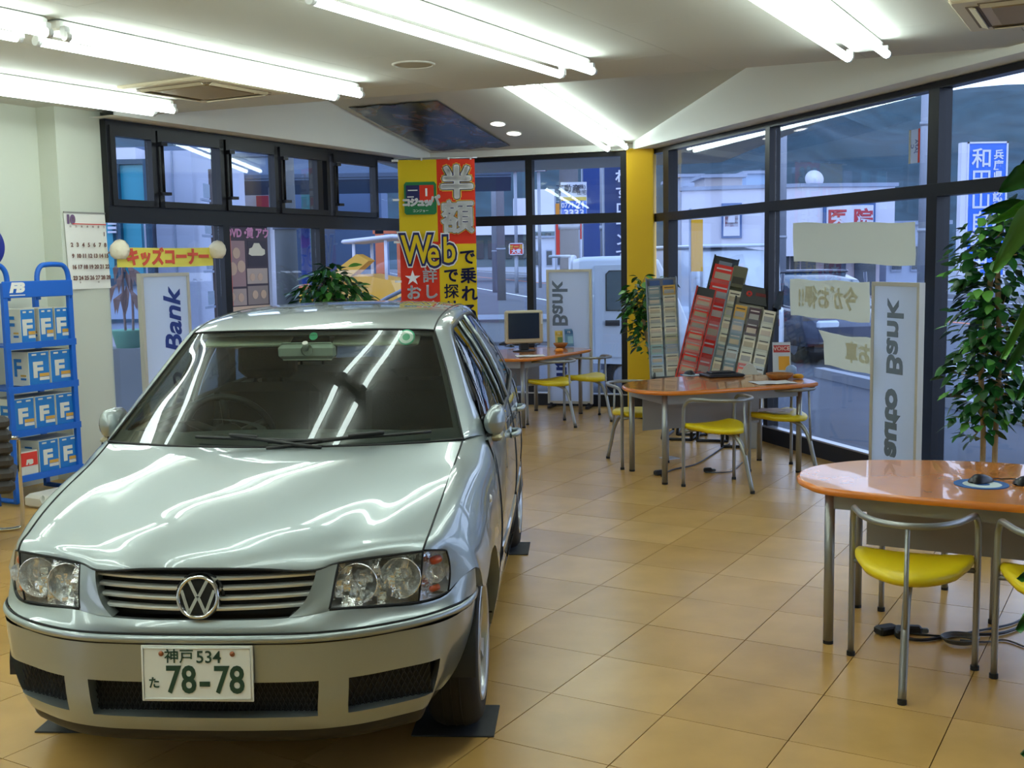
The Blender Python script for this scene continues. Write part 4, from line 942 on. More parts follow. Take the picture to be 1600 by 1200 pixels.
sign('white upright sign with dark blue slanted lettering, in front of the left window', A0+DL*.17+NL*.15, A0+DL*.72+NL*.15, 1.56, False, M_navy, 0, [('Bank', .26, .075, 1.155, .006, .25, 1.0), ('auto', .24, .075, .52, .006, .2, 1.0)])
sign('white upright sign with mirrored grey lettering, before the right window beside the leafy tree', P0+DR*4.20+NR*.18, P0+DR*4.74+NR*.18, 1.42, True, M_sgrey, 0, [('Bank', .25, -.005, 1.03, .006, 0, 1.05), ('auto', .25, -.005, .44, .011, 0, 1.05)])
sign('white upright sign with mirrored grey lettering, at the back window left of the yellow pillar', Vector((.395, 12.30, 0)), Vector((.875, 12.16, 0)), 1.505, True, M_sgrey, 0, [('Bank', .235, -.11, 1.13, .005, 0, 1.05)])
bs = [o for o in COL.objects if o.name.startswith('sign_stand')][-1]
text('auto', .22, Matrix.Translation((-.11, -.0165, .45))@Matrix.Rotation(PI/2, 4, 'X')@Matrix.Rotation(PI/2, 4, 'Z'), M_navy, bs, 'lettering', .002, .008)

# ---------------------------------------------------------------- blue battery rack with boxes
M_blue = mat('rack_blue', rgb(14, 92, 190), .4); M_boxb = mat('box_blue', rgb(22, 112, 186), .5); M_boxw = mat('box_white', rgb(206, 204, 194), .6); M_gold = mat('box_gold', rgb(200, 152, 60), .5); M_red = mat('box_red', rgb(206, 48, 34), .5)
RK = Vector((-3.392, 7.593, 0)); RA = R(61)
rk = thing('battery_rack', 'blue metal shelf rack of battery boxes against the left wall', 'rack', RK, RA)
W_, D_ = .53, .36                                              # local x along the wall, local +y towards the wall
SH = [1.105, .808, .507, .195]
for x in (0, W_):
    t = MB(); t.box((x, .0, .77), (.035, .03, 1.50)); t.build('post', M_blue, rk)
    t = MB(); t.box((x, D_, .74), (.035, .03, 1.44)); t.build('post', M_blue, rk)
    t = MB(); t.tube([(x, 0, .03), (x, D_, .03)], .018, 8); t.build('foot_rail', M_blue, rk)
for z in SH:
    t = MB(); t.box((W_/2, D_/2, z-.012), (W_+.03, D_, .012)); t.box((W_/2, -.012, z-.012), (W_+.05, .012, .045)); t.build('shelf', M_blue, rk)
t = MB(); t.box((W_/2, -.012, 1.475), (W_+.04, .014, .112), bev=.004); hd = t.build('header', M_blue, rk)
text('FB', .085, Matrix.Translation((.085, -.021, 1.485))@Matrix.Rotation(PI/2, 4, 'X'), M_paper, hd, 'lettering', .001, .006, sx=1.25, shear=.25)
t = MB(); t.box((.09, -.020, 1.437), (.12, .003, .006)); t.build('underline', M_paper, hd)
for x0, x1, y in ((.27, W_, .0), (-.26, .03, .0)):
    t = MB(); t.tube(catmull([(x0, y, 1.40), (x0, y, 1.56), (x0+.03, y, 1.625), (x0+.08, y, 1.64), (x1-.08, y, 1.64), (x1-.03, y, 1.625), (x1, y, 1.56), (x1, y, 1.40)], 4), .018, 8); t.build('handle', M_blue, rk)
t = MB(); t.tube([(-.26, 0, .02), (-.26, 0, 1.45)], .02, 8); t.build('post', M_blue, rk)
RKM = Matrix.Translation(RK)@Matrix.Rotation(RA, 4, 'Z')
def battery(x, y, z, w_, d, h, label, red=False):
    r = thing('battery_box', label, 'box', RKM@Vector((x, y, z)), RA, 'battery boxes on the blue rack'); F = Matrix.Rotation(PI/2, 4, 'X')
    t = MB(); t.box((w_/2, d/2, h/2), (w_, d, h)); t.build('carton', M_boxw, r)
    t = MB(); t.box((w_/2, -.001, h/2+(.03 if red else 0)), (w_*.94, .003, h*(.55 if red else .96))); t.build('front_print', M_red if red else M_boxb, r)
    if red:
        text('FB', h*.25, Matrix.Translation((w_*.52, -.003, h*.55))@F, M_boxw, r, 'lettering', .0006, .004, sx=1.2, shear=.2); return
    text('F', h*.62, Matrix.Translation((w_*.42, -.003, h*.44))@F, M_boxw, r, 'lettering', .0006, .006, sx=1.25)
    t = MB(); t.box((w_*.72, -.003, h*.30), (w_*.46, .002, h*.10)); t.build('gold_label', M_gold, r)
    t = MB(); t.box((w_*.72, -.003, h*.19), (w_*.46, .002, h*.09)); t.build('white_label', M_boxw, r)
    for xx in (.28, .72):
        t = MB(); t.box((w_*xx, -.003, h*.91), (w_*.22, .002, h*.05)); t.build('white_label', M_boxw, r)
    S = Matrix.Translation((-.002, d*.45, h*.5))@Matrix.Rotation(-PI/2, 4, 'Z')@F
    text('F', h*.72, S, M_boxb, r, 'lettering', .0006, .004, sx=1.1)
    t = MB(); t.box((-.002, d*.22, h*.30), (.002, d*.22, h*.05)); t.build('gold_label', M_gold, r)
    t = MB(); t.box((-.002, d*.22, h*.2), (.002, d*.22, h*.06)); t.build('blue_label', M_boxb, r)
z = SH[0]
for x, w_, lb in ((.125, .115, 'first'), (.275, .115, 'second'), (.405, .115, 'third')): battery(x, .012, z, w_, .23, .235, 'blue battery box %s from the left on the top shelf of the blue rack' % lb)
z = SH[1]
for x, w_, lb in ((.165, .172, 'left'), (.345, .172, 'right')): battery(x, .012, z, w_, .25, .235, 'blue battery box on the %s of the second shelf of the blue rack' % lb)
z = SH[2]
for x, w_, lb in ((.025, .165, 'left'), (.197, .165, 'middle'), (.369, .165, 'right')): battery(x, .012, z, w_, .22, .225, 'blue battery box at the %s of the third shelf of the blue rack' % lb)
z = SH[3]
battery(.035, .0, z, .15, .20, .17, 'red and white box on the bottom shelf of the blue rack', True)
for x, w_, lb in ((.205, .165, 'middle'), (.374, .165, 'right')): battery(x, .012, z, w_, .24, .225, 'blue battery box at the %s of the bottom shelf of the blue rack' % lb)
t = MB(); t.box((0, 0, .045), (.50, .28, .09), bev=.02); tag(t.build('floor_board', mat('white_mat', rgb(206, 200, 190), .7), None, RKM@Vector((.25, -.20, 0)), RA), 'low white board lying on the floor at the foot of the blue rack', 'board')

# calendar on the wall pillar
cl = thing('calendar', 'large October wall calendar with printed dates, hanging on the pillar', 'calendar', A0+DL*-.21+NL*.006+Vector((0, 0, 1.74)), math.atan2(DL.y, DL.x))
cw, chh = .40, .575
t = MB(); rows = [[Vector((cw*(i/6-.5)+.02*(1-j/8), -.006-.01*math.sin(i*1.1)*(1-j/8), chh*(j/8-.5))) for i in range(7)] for j in range(9)]; t.grid(rows); t.grid([[q+Vector((0, .003, 0)) for q in r] for r in rows], 0, True, True); t.build('calendar_sheet', M_paper, cl)
t = MB(); t.box((0, -.006, chh/2), (cw, .012, .012)); t.build('calendar_bar', mat('calendar_bar', rgb(140, 138, 134), .4), cl)
t = MB(); t.box((.03, -.019, chh*.5-.085), (cw*.82, .002, .007)); t.build('red_line', M_red, cl)
Mc = Matrix.Rotation(PI/2, 4, 'X'); M_cal = mat('calendar_ink', rgb(112, 74, 66), .6); M_pur = mat('calendar_purple', rgb(110, 84, 120), .6)
text('10', .085, Matrix.Translation((-.15, -.018, chh*.5-.055))@Mc, M_pur, cl, 'lettering', .0008, .006)
weeks = [['', '', '', '', '', '', '1']]+[[str(2+7*k+i) for i in range(7)] for k in range(3)]+[['23', '24', '25', '26', '27', '28', '29']]
for k, wk in enumerate(weeks):
    for i, s_ in enumerate(wk):
        if s_: text(s_, .043, Matrix.Translation((-.155+.0545*i+.005*k, -.019, chh*.5-.16-.083*k))@Mc, M_cal, cl, 'lettering', .0008, .0015)
for i, s_ in enumerate(('日', '月', '火', '水', '木', '金', '土')): text(s_, .02, Matrix.Translation((-.155+.0545*i, -.019, chh*.5-.105))@Mc, M_cal, cl, 'lettering', .0006)
for i in (-1, 1): text('11' if i > 0 else '9', .02, Matrix.Translation((i*.09, -.019, -chh*.5+.05))@Mc, M_cal, cl, 'lettering', .0006)
dk = thing('round_sign', 'round dark blue sign with a yellow centre, cut by the left edge', 'sign', A0+DL*-1.36+NL*.33+Vector((0, 0, 1.765)), math.atan2(DL.y, DL.x))
rot = Matrix.Rotation(PI/2, 3, 'X')
t = MB(); t.lathe([(0, .012), (.135, .012), (.142, .006), (.142, -.012), (0, -.012)], n=40, rot=rot); t.build('disc', mat('disc_blue', rgb(30, 44, 140), .35), dk)
t = MB(); t.lathe([(0, .016), (.05, .016), (.052, .012)], n=32, rot=rot); t.build('yellow_centre', mat('disc_yellow', rgb(236, 200, 30), .4), dk)
t = MB(); t.lathe([(.062, .0125), (.062, .015), (.075, .015), (.075, .0125)], n=32, rot=rot); t.build('white_ring', M_paper, dk)
t = MB(); t.tube([(-.02, .012, -.13), (-.02, .012, -1.74)], .012, 8); t.build('sign_pole', M_blue, dk)

# handmade banner of the children's corner
kb_ = thing('paper_banner', 'yellow handmade banner with red katakana on the left window', 'banner', A0+DL*.57+NL*.085+Vector((0, 0, 1.69)), math.atan2(DL.y, DL.x))
t = MB(); rows = [[Vector((1.10*(i/10-.5), -.012*math.sin(PI*i/10), .155*(j/2-.5)-.006*math.sin(PI*i/10))) for i in range(11)] for j in range(3)]; t.grid(rows); t.grid([[q+Vector((0, .003, 0)) for q in r] for r in rows], 0, True, True); t.build('banner_paper', mat('banner_yellow', rgb(238, 224, 96), .7), kb_)
text('キッズコーナー', .142, Matrix.Translation((.01, -.017, -.008))@Mc, mat('banner_red', rgb(226, 92, 72), .7), kb_, 'lettering', .001, .007, sx=.96)
M_flower = mat('paper_flower', rgb(232, 222, 200), .8, bump=.4, bscale=40)
for sx, lb in ((-1, 'crumpled white paper flower at the calendar end of the yellow banner'), (1, 'crumpled white paper flower at the far end of the yellow banner')):
    t = MB(); rows = []; rf = random.Random(9)
    for i in range(8):
        th = PI*i/7; rows.append([Vector(((.072+.014*rf.random())*math.sin(th)*math.cos(2*PI*k/12), (.05+.012*rf.random())*math.cos(th), (.072+.016*rf.random())*math.sin(th)*math.sin(2*PI*k/12))) for k in range(12)])
    for r in rows: r.append(r[0])
    t.grid(rows); p = A0+DL*(.57+sx*.56)+NL*.13+Vector((0, 0, 1.745)); tag(t.build('paper_flower', M_flower, None, p), lb, 'decoration', 'paper flowers on the banner')

# dark office chair at the left edge
oc = thing('visitor_chair', 'dark grey ribbed chair with chrome legs seen from behind, cut by the left edge', 'chair', (-3.204, 6.57, 0), R(22))
M_dseat = mat('charcoal_leather', rgb(58, 54, 54), .6, bump=.2, bscale=30); M_cr = mat('chair_chrome', rgb(210, 208, 200), .12, 1.0)
for k in range(6):
    t = MB(); t.box((0, -.25-.014*k, .37+.076*k), (.50-.012*max(0, k-4), .075, .080), rot=Matrix.Rotation(.16, 3, 'X'), bev=.026); t.build('back_cushion', M_dseat, oc)
t = MB(); t.box((0, .02, .40), (.50, .50, .09), bev=.035); t.build('seat', M_dseat, oc)
for s in (-1, 1):
    t = MB(); t.tube(catmull([(s*.20, -.31, .66), (s*.262, -.29, .655), (s*.268, -.20, .64), (s*.268, .10, .60), (s*.266, .20, .55), (s*.262, .235, .40), (s*.26, .25, .06), (s*.23, .25, .016), (s*.10, .25, .014)], 5), .012, 8); t.build('leg', M_cr, oc)
t = MB(); t.tube([(-.10, .25, .014), (.10, .25, .014)], .012, 8); t.build('cross_bar', M_cr, oc)

# low wooden table behind the car
wt = thing('side_table', 'low orange wooden table seen through the car windscreen', 'table', (-1.95, 8.75, 0), R(30))
t = MB(); t.box((0, 0, .46), (.9, .5, .03), bev=.006); t.build('table_top', M_edge, wt)
for a in (-1, 1):
    for b in (-1, 1): t = MB(); t.box((a*.40, b*.2, .223), (.05, .05, .446)); t.build('leg', M_edge, wt)
# ---------------------------------------------------------------- brochure racks
M_rackg = mat('rack_grey', rgb(120, 128, 140), .4, .4); M_rackk = mat('rack_black', rgb(18, 19, 22), .35); M_lip = glass('pocket_lip', (.93, .95, .97, 1), rough=.35)
BC = {'beige': (224, 210, 176), 'sand': (232, 220, 190), 'ochre': (226, 172, 70), 'olive': (190, 182, 140), 'slate': (128, 146, 150), 'red': (240, 44, 30), 'rose': (240, 124, 112), 'cream': (240, 230, 200), 'plum': (84, 58, 66), 'mist': (206, 214, 210), 'teal': (160, 196, 190), 'steel': (160, 168, 178), 'sky': (170, 196, 220), 'white': (222, 220, 212)}
ORD = ('lowest', 'second', 'third', 'fourth', 'fifth', 'sixth', 'seventh', 'eighth', 'ninth')
rq = random.Random(11)
def rack(label, x, y, rz, lean, side, w_, z0, z1, cols, body, hd_m, nm):
    """sloping display: leans back by lean and sideways by side; cols = lists of colours, bottom to top"""
    rot = Matrix.Rotation(rz, 4, 'Z')@Matrix.Rotation(side, 4, 'Y')@Matrix.Rotation(-lean, 4, 'X'); L = (z1-z0)/math.cos(lean)
    Mr = Matrix.Translation((x, y, z0))@rot; r = thing('brochure_rack', label, 'rack', Mr.translation, rot=rot.to_euler())
    t = MB(); t.box((0, .03, L/2), (w_, .02, L)); t.build('back_panel', body, r)
    for s in (-1, 1): t = MB(); t.box((s*w_/2, .0, L/2), (.014, .09, L)); t.build('side_rail', hd_m, r)
    nc = len(cols); cwid = w_/nc
    for ci, col in enumerate(cols):
        n = len(col); step = (L-.13)/n
        for k, c in enumerate(col):
            zb = .02+step*k; xc = -w_/2+cwid*(ci+.5)
            t = MB(); t.box((xc, -.045, zb+.03), (cwid*.94, .003, .06)); t.box((xc, -.01, zb), (cwid*.94, .07, .004)); t.build('pocket', M_lip, r)
            br = rot@Matrix.Rotation(R(6), 4, 'X'); h = min(step*1.25, .20)
            p = Mr@Vector((xc, -.022, zb+.004)); b = thing('brochure', '%s brochure, %s pocket up%s of the %s' % (c, ORD[k] if k else 'first', (', %s column' % (('left', 'right') if nc == 2 else ('left', 'middle', 'right'))[ci]) if nc > 1 else '', nm), 'brochure', p, rot=br.to_euler(), group='brochures in the %s' % nm)
            t = MB(); t.box((0, 0, h/2), (cwid*.84, .012, h)); t.build('cover', mat('brochure_'+c, rgb(*BC[c]), .4), b)
            t = MB(); t.box((0, -.0068, h*.82), (cwid*.62, .0016, h*.07)); t.build('title_bar', mat('brochure_title_'+('pale' if c in ('red', 'rose', 'plum', 'slate', 'steel') else 'dark'), rgb(*((226, 210, 200) if c in ('red', 'rose', 'plum', 'slate', 'steel') else (92, 80, 66))), .5), b)
            t = MB(); t.box((0, -.0068, h*.50), (cwid*.66, .0016, h*.30)); t.build('cover_picture', mat('brochure_pic_%d' % (k % 3), rgb(*((196, 178, 146), (210, 190, 166), (176, 170, 160))[k % 3]) if c not in ('red', 'rose') else rgb(224, 70, 60), .5), b)
    return r, Mr, L
ra, Ma, La = rack('tall grey rack of beige brochures beside the plant at the yellow pillar', 1.50, 10.95, R(-10), R(10), R(-3), .29, .44, 1.42, [['mist', 'sky', 'teal', 'beige', 'sand', 'beige', 'sand', 'slate', 'slate'], ['sand', 'beige', 'steel', 'olive', 'cream', 'sand', 'beige', 'sand', 'ochre']], M_rackg, M_rackg, 'grey rack by the pillar')
t = MB(); t.box((0, .01, La-.05), (.28, .02, .075)); t.build('header', mat('header_slate', rgb(112, 112, 120), .5), ra)
for s in (-1, 1): t = MB(); t.box((s*.065, -.002, La-.05), (.10, .004, .05)); t.build('header_print', mat('header_blue', rgb(66, 96, 150), .5), ra)
rb, Mb_, Lb = rack('narrow rack of red brochures with a black top, leaning to the right', 1.54, 10.15, R(-12), R(8), R(13), .17, .42, 1.36, [['red', 'rose', 'red', 'rose', 'red', 'rose', 'red', 'rose']], M_rackk, M_red, 'red rack')
rb2, Mb2, Lb2 = rack('tall black display behind the red brochures', 1.68, 10.42, R(-12), R(8), R(13), .22, .30, 1.64, [['steel', 'rose', 'red', 'rose', 'red', 'red', 'red']], M_rackk, M_rackk, 'black display')
t = MB(); t.box((0, -.01, Lb2-.12), (.19, .02, .22)); hb_ = t.build('header', M_rackk, rb2); t = MB(); t.box((0, -.022, Lb2-.07), (.12, .004, .05)); t.build('header_label', M_rackg, hb_)
t = MB(); t.box((0, -.012, Lb2-.27), (.17, .02, .03)); t.build('white_label', M_paper, rb2)
rc, Mc_, Lc = rack('wide rack of pale brochures under a black header with a red mark', 1.95, 9.72, R(-14), R(10), R(11), .37, .40, 1.25, [['teal', 'slate', 'mist', 'slate', 'steel', 'ochre'], ['cream', 'rose', 'cream', 'sand', 'plum', 'plum'], ['white', 'white', 'cream', 'sand', 'cream', 'sand']], mat('rack_pale', rgb(196, 190, 172), .5), M_rackk, 'wide pale rack')
t = MB(); t.box((.03, -.01, Lc+.03), (.36, .02, .16), bev=.006); hc = t.build('header', M_rackk, rc)
t = MB(); t.lathe([(.010, .0), (.026, .0), (.026, .004), (.010, .004)], (-.08, -.021, Lc+.04), 20, 0, Matrix.Rotation(PI/2, 3, 'X')); t.build('header_mark', M_red, hc)
t = MB(); t.box((.06, -.022, Lc+.045), (.17, .004, .028)); t.build('header_mark', mat('dull_red', rgb(120, 34, 34), .5), hc)
rd, Md, Ld = rack('olive card rack of cream brochures between the red and the wide rack', 1.80, 10.05, R(-14), R(8), R(12), .13, .42, 1.40, [['cream', 'cream', 'slate', 'cream', 'cream', 'olive', 'cream']], mat('rack_olive', rgb(112, 110, 84), .6), M_rackg, 'olive card rack')
t = MB(); t.box((0, -.0, Ld+.05), (.13, .02, .20), bev=.01); t.build('header', mat('header_olive', rgb(116, 112, 84), .5), rd)
t = MB(); t.box((0, -.012, Ld+.02), (.10, .004, .06)); t.build('header_label', mat('header_olive_dark', rgb(60, 56, 44), .5), rd)
# black feet of the racks
for i, (x, y, rz, lb) in enumerate(((1.47, 10.45, R(-20), 'red rack'), (1.63, 10.75, R(-15), 'grey rack by the pillar'), (1.80, 9.70, R(-10), 'wide pale rack'), (1.72, 10.05, R(-12), 'olive card rack'), (1.62, 10.55, R(-12), 'black display'))):
    par = (rb, ra, rc, rd, rb2)[i]; t = MB(); Mi = par.matrix_basis.inverted(); z0 = par.location.z
    c = par.location; pts = lambda *q: [Mi@Vector(p) for p in q]
    for s in (-1, 1):
        dx = Vector((math.cos(rz), math.sin(rz), 0))*s*.13; dy = Vector((-math.sin(rz), math.cos(rz), 0))
        a = Vector((c.x, c.y, z0+.10))+dx*.8; f1 = Vector((c.x, c.y, .013))+dx-dy*.26; f2 = Vector((c.x, c.y, .013))+dx+dy*.22
        t.tube(pts(a, f1), .013, 6); t.tube(pts(a+dy*.03, f2), .011, 6); t.tube(pts(f1, f2), .013, 6)
    t.tube(pts(Vector((c.x, c.y, .013))-Vector((math.cos(rz), math.sin(rz), 0))*.13-Vector((-math.sin(rz), math.cos(rz), 0))*.26, Vector((c.x, c.y, .013))+Vector((math.cos(rz), math.sin(rz), 0))*.13-Vector((-math.sin(rz), math.cos(rz), 0))*.26), .013, 6)
    t.build('rack_stand', M_rackk, par)
# pale round foot standing against the window
t = MB(); t.prism([(.12*math.cos(a)-.02, .42*math.sin(a)) for a in [PI*k/14 for k in range(15)]], -.03, .03, 0, Matrix.Rotation(PI/2, 4, 'X')); 
tag(t.build('display_foot', mat('foot_pale', rgb(196, 192, 178), .5), None, (2.02, 9.45, .30), R(-10)), 'pale rounded end panel of a display, behind the middle table', 'display')
ob = [o for o in COL.objects if o.name == 'display_foot'][0]
t = MB(); t.box((-.02, 0, -.15), (.16, .05, .32)); t.build('panel_base', mat('foot_pale2', rgb(170, 168, 156), .5), ob)

# ---------------------------------------------------------------- banner, posters, window papers
bn = thing('cloth_banner', 'red and yellow cloth banner with large Japanese lettering, hung at the corner', 'banner', (-.755, 11.95, 0), R(-1))
M_by = mat('cloth_yellow', rgb(232, 200, 24), .8); M_br = mat('cloth_red', rgb(226, 52, 24), .8); M_bn = mat('ink_navy', rgb(34, 38, 96), .7); M_bw = mat('ink_white', rgb(250, 250, 250), .7)
zt = 2.67; U = .795/118                                       # metres per photo pixel on the cloth
bxp = lambda px: (px-681)*U; bzp = lambda py: zt-(py-250)*U
def cloth(name, x0, x1, y0, y1, m, off=0.0, parent=bn):
    t = MB(); nx, ny = 4, 10; rows = [[Vector((bxp(x0)+(bxp(x1)-bxp(x0))*i/nx, -off-.012*math.sin((bxp(x0)+(bxp(x1)-bxp(x0))*i/nx)*9+.6)*1.0, bzp(y0)+(bzp(y1)-bzp(y0))*j/ny)) for i in range(nx+1)] for j in range(ny+1)]
    t.grid(rows); t.grid([[q+Vector((0, .003, 0)) for q in r] for r in rows], 0, True, True); return t.build(name, m, parent)
cloth('cloth_panel', 622, 682, 250, 376, M_by); cloth('cloth_panel', 682, 741, 250, 380, M_br); cloth('cloth_panel', 622, 683, 376, 520, M_br); cloth('cloth_panel', 683, 741, 380, 520, M_by)
def btext(s_, size, px, py, m, fat=0.0, off=.016, sx=1.0, dep=.001): cjk = ord(s_[0]) > 0x2e00; return text(s_, size*U, Matrix.Translation((bxp(px), -off, bzp(py)))@Matrix.Rotation(PI/2, 4, 'X'), m, bn, 'lettering', dep, 0 if cjk else fat, sx=sx, spread=fat if cjk else 0)
M_oy = mat('outline_yellow', rgb(240, 206, 70), .7)
for s_, py in (('半', 289), ('額', 342)):
    k_ = 1 if s_ == '半' else .7; btext(s_, 52, 713, py, M_oy, .034*k_, .015); btext(s_, 52, 713, py, M_bn, .025*k_, .0175); btext(s_, 52, 713, py, M_bw, .016*k_, .020)
for s_, size, px, py, sx in (('W', 62, 648, 390, .72), ('e', 58, 674, 395, .72), ('b', 56, 699, 391, .74)):
    btext(s_, size, px, py, M_bw, .046, .019, sx); btext(s_, size, px, py, M_bn, .032, .022, sx); btext(s_, size, px, py, M_by, .006, .025, sx)
for s_, px, py, size in (('で', 727, 402, 26), ('乗', 728, 431, 26), ('れ', 729, 459, 26), ('る', 729, 487, 26), ('で', 701, 430, 24), ('探', 701, 455, 24), ('せ', 701, 480, 24)): btext(s_, size, px, py, M_bn, .0025 if s_ == '探' else .005, .0155)
for s_, px, py, size in (('★', 641, 433, 22), ('お', 642, 456, 24), ('店', 642, 481, 24), ('詳', 668, 430, 24), ('し', 669, 455, 24), ('く', 669, 480, 24)): btext(s_, size, px, py, M_bw, .0025 if s_ in '詳店' else .005, .0155)
t = MB(); t.prism([(bxp(x), bzp(y)) for x, y in ((634, 284), (678, 284), (681, 288), (681, 331), (678, 334), (634, 334), (631, 331), (631, 288))], 0, .003, 0, Matrix(((1, 0, 0, 0), (0, 0, -1, -.014), (0, 1, 0, 0), (0, 0, 0, 1)))); lg = t.build('shop_mark', mat('mark_green', rgb(18, 116, 66), .6), bn)
def mk(x0, x1, y0, y1, m, off): t_ = MB(); t_.box(((bxp(x0)+bxp(x1))/2, -off, (bzp(y0)+bzp(y1))/2), (bxp(x1)-bxp(x0), .003, bzp(y0)-bzp(y1))); return t_.build('mark_block', m, bn)
mk(634, 655, 289, 315, M_bn, .018); mk(655, 677, 289, 315, M_br, .018); mk(664, 667, 294, 306, M_bw, .020); mk(637, 652, 296, 297.5, M_bw, .020); mk(636, 646, 306, 307.5, M_bw, .020)
for s_, px in (('コ', 634), ('ジ', 646), ('ュ', 657), ('ッ', 667)): btext(s_, 13, px, 316, M_bw, .008, .021)
btext('パ', 18, 678, 314, M_bw, .008, .021); btext('コンジョー', 5, 656, 328.5, M_bw, .0, .019)
for py in (251, 311, 376, 437):
    t = MB(); t.box((bxp(621)-.02, -.008, bzp(py)), (.07, .006, .022)); t.build('cloth_loop', M_bw, bn)
for px in (659, 701, 735): t = MB(); t.box((bxp(px), -.008, zt+.005), (.018, .006, .03)); t.build('cloth_loop', M_bw, bn)
t = MB(); t.tube([(bxp(616), .01, zt+.012), (bxp(745), .01, zt+.012)], .008, 8); t.build('banner_rod', M_alu, bn)

# poster taped to the left window, facing in
pn = thing('window_poster', 'tall printed poster of a car and people taped on the left window', 'poster', A0+DL*1.64+NL*.02, math.atan2(DL.y, DL.x))
def pm(name, x0, x1, z0, z1, c, off=.004): t_ = MB(); t_.box(((x0+x1)/2, -off, (z0+z1)/2), (x1-x0, .003, z1-z0)); return t_.build(name, mat('poster_%d_%d_%d' % c, rgb(*c), .5), pn)
pm('poster_sheet', -.31, .31, .86, 2.03, (70, 62, 84), .002); pm('poster_strip', -.31, .31, .86, 1.24, (214, 190, 178)); pm('strip_line', -.31, .31, 1.19, 1.2, (150, 120, 120), .006)
text('・DVD・', .10, Matrix.Translation((-.16, -.006, 1.895))@Mc, mat('poster_pink', rgb(214, 150, 206), .6), pn, 'lettering', .0006, .004); text('賃 アウ', .10, Matrix.Translation((.17, -.006, 1.895))@Mc, mat('poster_pink', rgb(214, 150, 206), .6), pn, 'lettering', .0006, .004)
pm('poster_picture', -.29, -.02, 1.42, 1.83, (164, 136, 150)); pm('poster_picture', .02, .29, 1.60, 1.83, (60, 56, 78)); pm('poster_picture', -.29, -.02, 1.25, 1.40, (176, 160, 166)); pm('poster_picture', .0, .29, 1.25, 1.42, (150, 138, 146)); pm('poster_picture', .0, .29, 1.44, 1.58, (186, 172, 176)); pm('red_band', -.27, -.21, 1.25, 1.88, (216, 120, 120), .007)
t = MB(); t.prism([(-.11, -.03), (-.10, .02), (-.06, .03), (-.03, .07), (.04, .07), (.08, .025), (.12, .01), (.12, -.03), (.08, -.045), (-.07, -.045)], 0, .002, 0, Matrix.Translation((.14, -.007, 1.74))@Matrix.Rotation(PI/2, 4, 'X')); t.build('printed_car', M_paper, pn)
for x, z, r_ in ((-.14, 1.72, .05), (-.20, 1.58, .06), (-.08, 1.60, .055), (.07, 1.50, .035), (.18, 1.50, .035), (.10, 1.34, .04), (.22, 1.34, .04), (-.22, 1.33, .04), (-.10, 1.32, .04)):
    t = MB(); t.lathe([(0, .0025), (r_, .0025), (r_, 0)], (x, -.006, z), 14, 0, Matrix.Rotation(PI/2, 3, 'X'), False); t.build('printed_face', mat('poster_face', rgb(206, 180, 170), .5), pn)
text('お見積', .07, Matrix.Translation((-.07, -.006, 1.08))@Mc, mat('poster_ink', rgb(90, 84, 96), .6), pn, 'lettering', .0006)

# cream papers stuck on the right window: their backs face the room
M_cream = translucent('cream_paper', rgb(232, 230, 212), .65); M_ghost = translucent('paper_showthrough', rgb(230, 226, 204), .65)
def wpaper(label, s0, s1, zl0, zl1, zr0, zr1, words, curl=0.0):
    r = thing('window_paper', label, 'paper', P0+DR*((s0+s1)/2)+NR*.035, math.atan2(-DR.y, -DR.x)+PI, group='cream papers on the right window'); hw = (s1-s0)/2
    t = MB(); rows = []
    for j in range(5):
        rows.append([Vector((hw*(2*i/10-1), (-.004-.012*abs(math.sin(i*.9+j*.5)))*1.0-(curl*.05 if i == 0 and j == 4 else 0), (zl0+(zr0-zl0)*i/10)*(1-j/4)+(zl1+(zr1-zl1)*i/10)*j/4+(curl*.03 if i == 0 and j == 4 else 0)+.006*math.sin(i*1.3))) for i in range(11)])
    t.grid(rows); t.grid([[q+Vector((0, .0015, 0)) for q in w] for w in rows], 0, True, True); t.build('paper_sheet', M_cream, r)
    zc = (zl0+zl1+zr0+zr1)/4; hh = (zl1-zl0+zr1-zr0)/2
    text(words, hh*.62, Matrix.Translation((0, -.022, zc))@Matrix.Rotation(PI/2, 4, 'X')@Matrix.Diagonal((-1, 1, 1, 1)), M_ghost, r, 'lettering', .0005, .006)
wpaper('widest cream paper on the right window, topmost of three', 2.87, 4.47, 1.565, 1.88, 1.53, 1.83, '')
wpaper('middle cream paper on the right window, faint mirrored writing', 2.83, 3.95, 1.12, 1.42, 1.11, 1.41, '今がお得!!')
wpaper('lowest cream paper on the right window, with a curled corner', 3.35, 4.30, .75, 1.0, .715, .995, 'お車', 1.0)
st = thing('window_sticker', 'small tall sticker with a red edge on the upper right window', 'sticker', P0+DR*4.405+NR*.02+Vector((0, 0, 2.35)), math.atan2(-DR.y, -DR.x)+PI)
t = MB(); t.box((0, 0, 0), (.115, .004, .23)); t.build('sticker_back', translucent('sticker_pale', rgb(206, 214, 226), .6), st)
t = MB(); t.box((.052, -.003, 0), (.018, .003, .23)); t.build('red_edge', M_red, st); t = MB(); t.box((-.05, -.003, 0), (.018, .003, .23)); t.build('cream_edge', M_cream, st)
text('JAFA\nC', .045, Matrix.Translation((0, -.003, 0))@Matrix.Rotation(PI/2, 4, 'X')@Matrix.Diagonal((-1, 1, 1, 1))@Matrix.Rotation(PI/2, 4, 'Z'), M_navy, st, 'lettering', .0005)

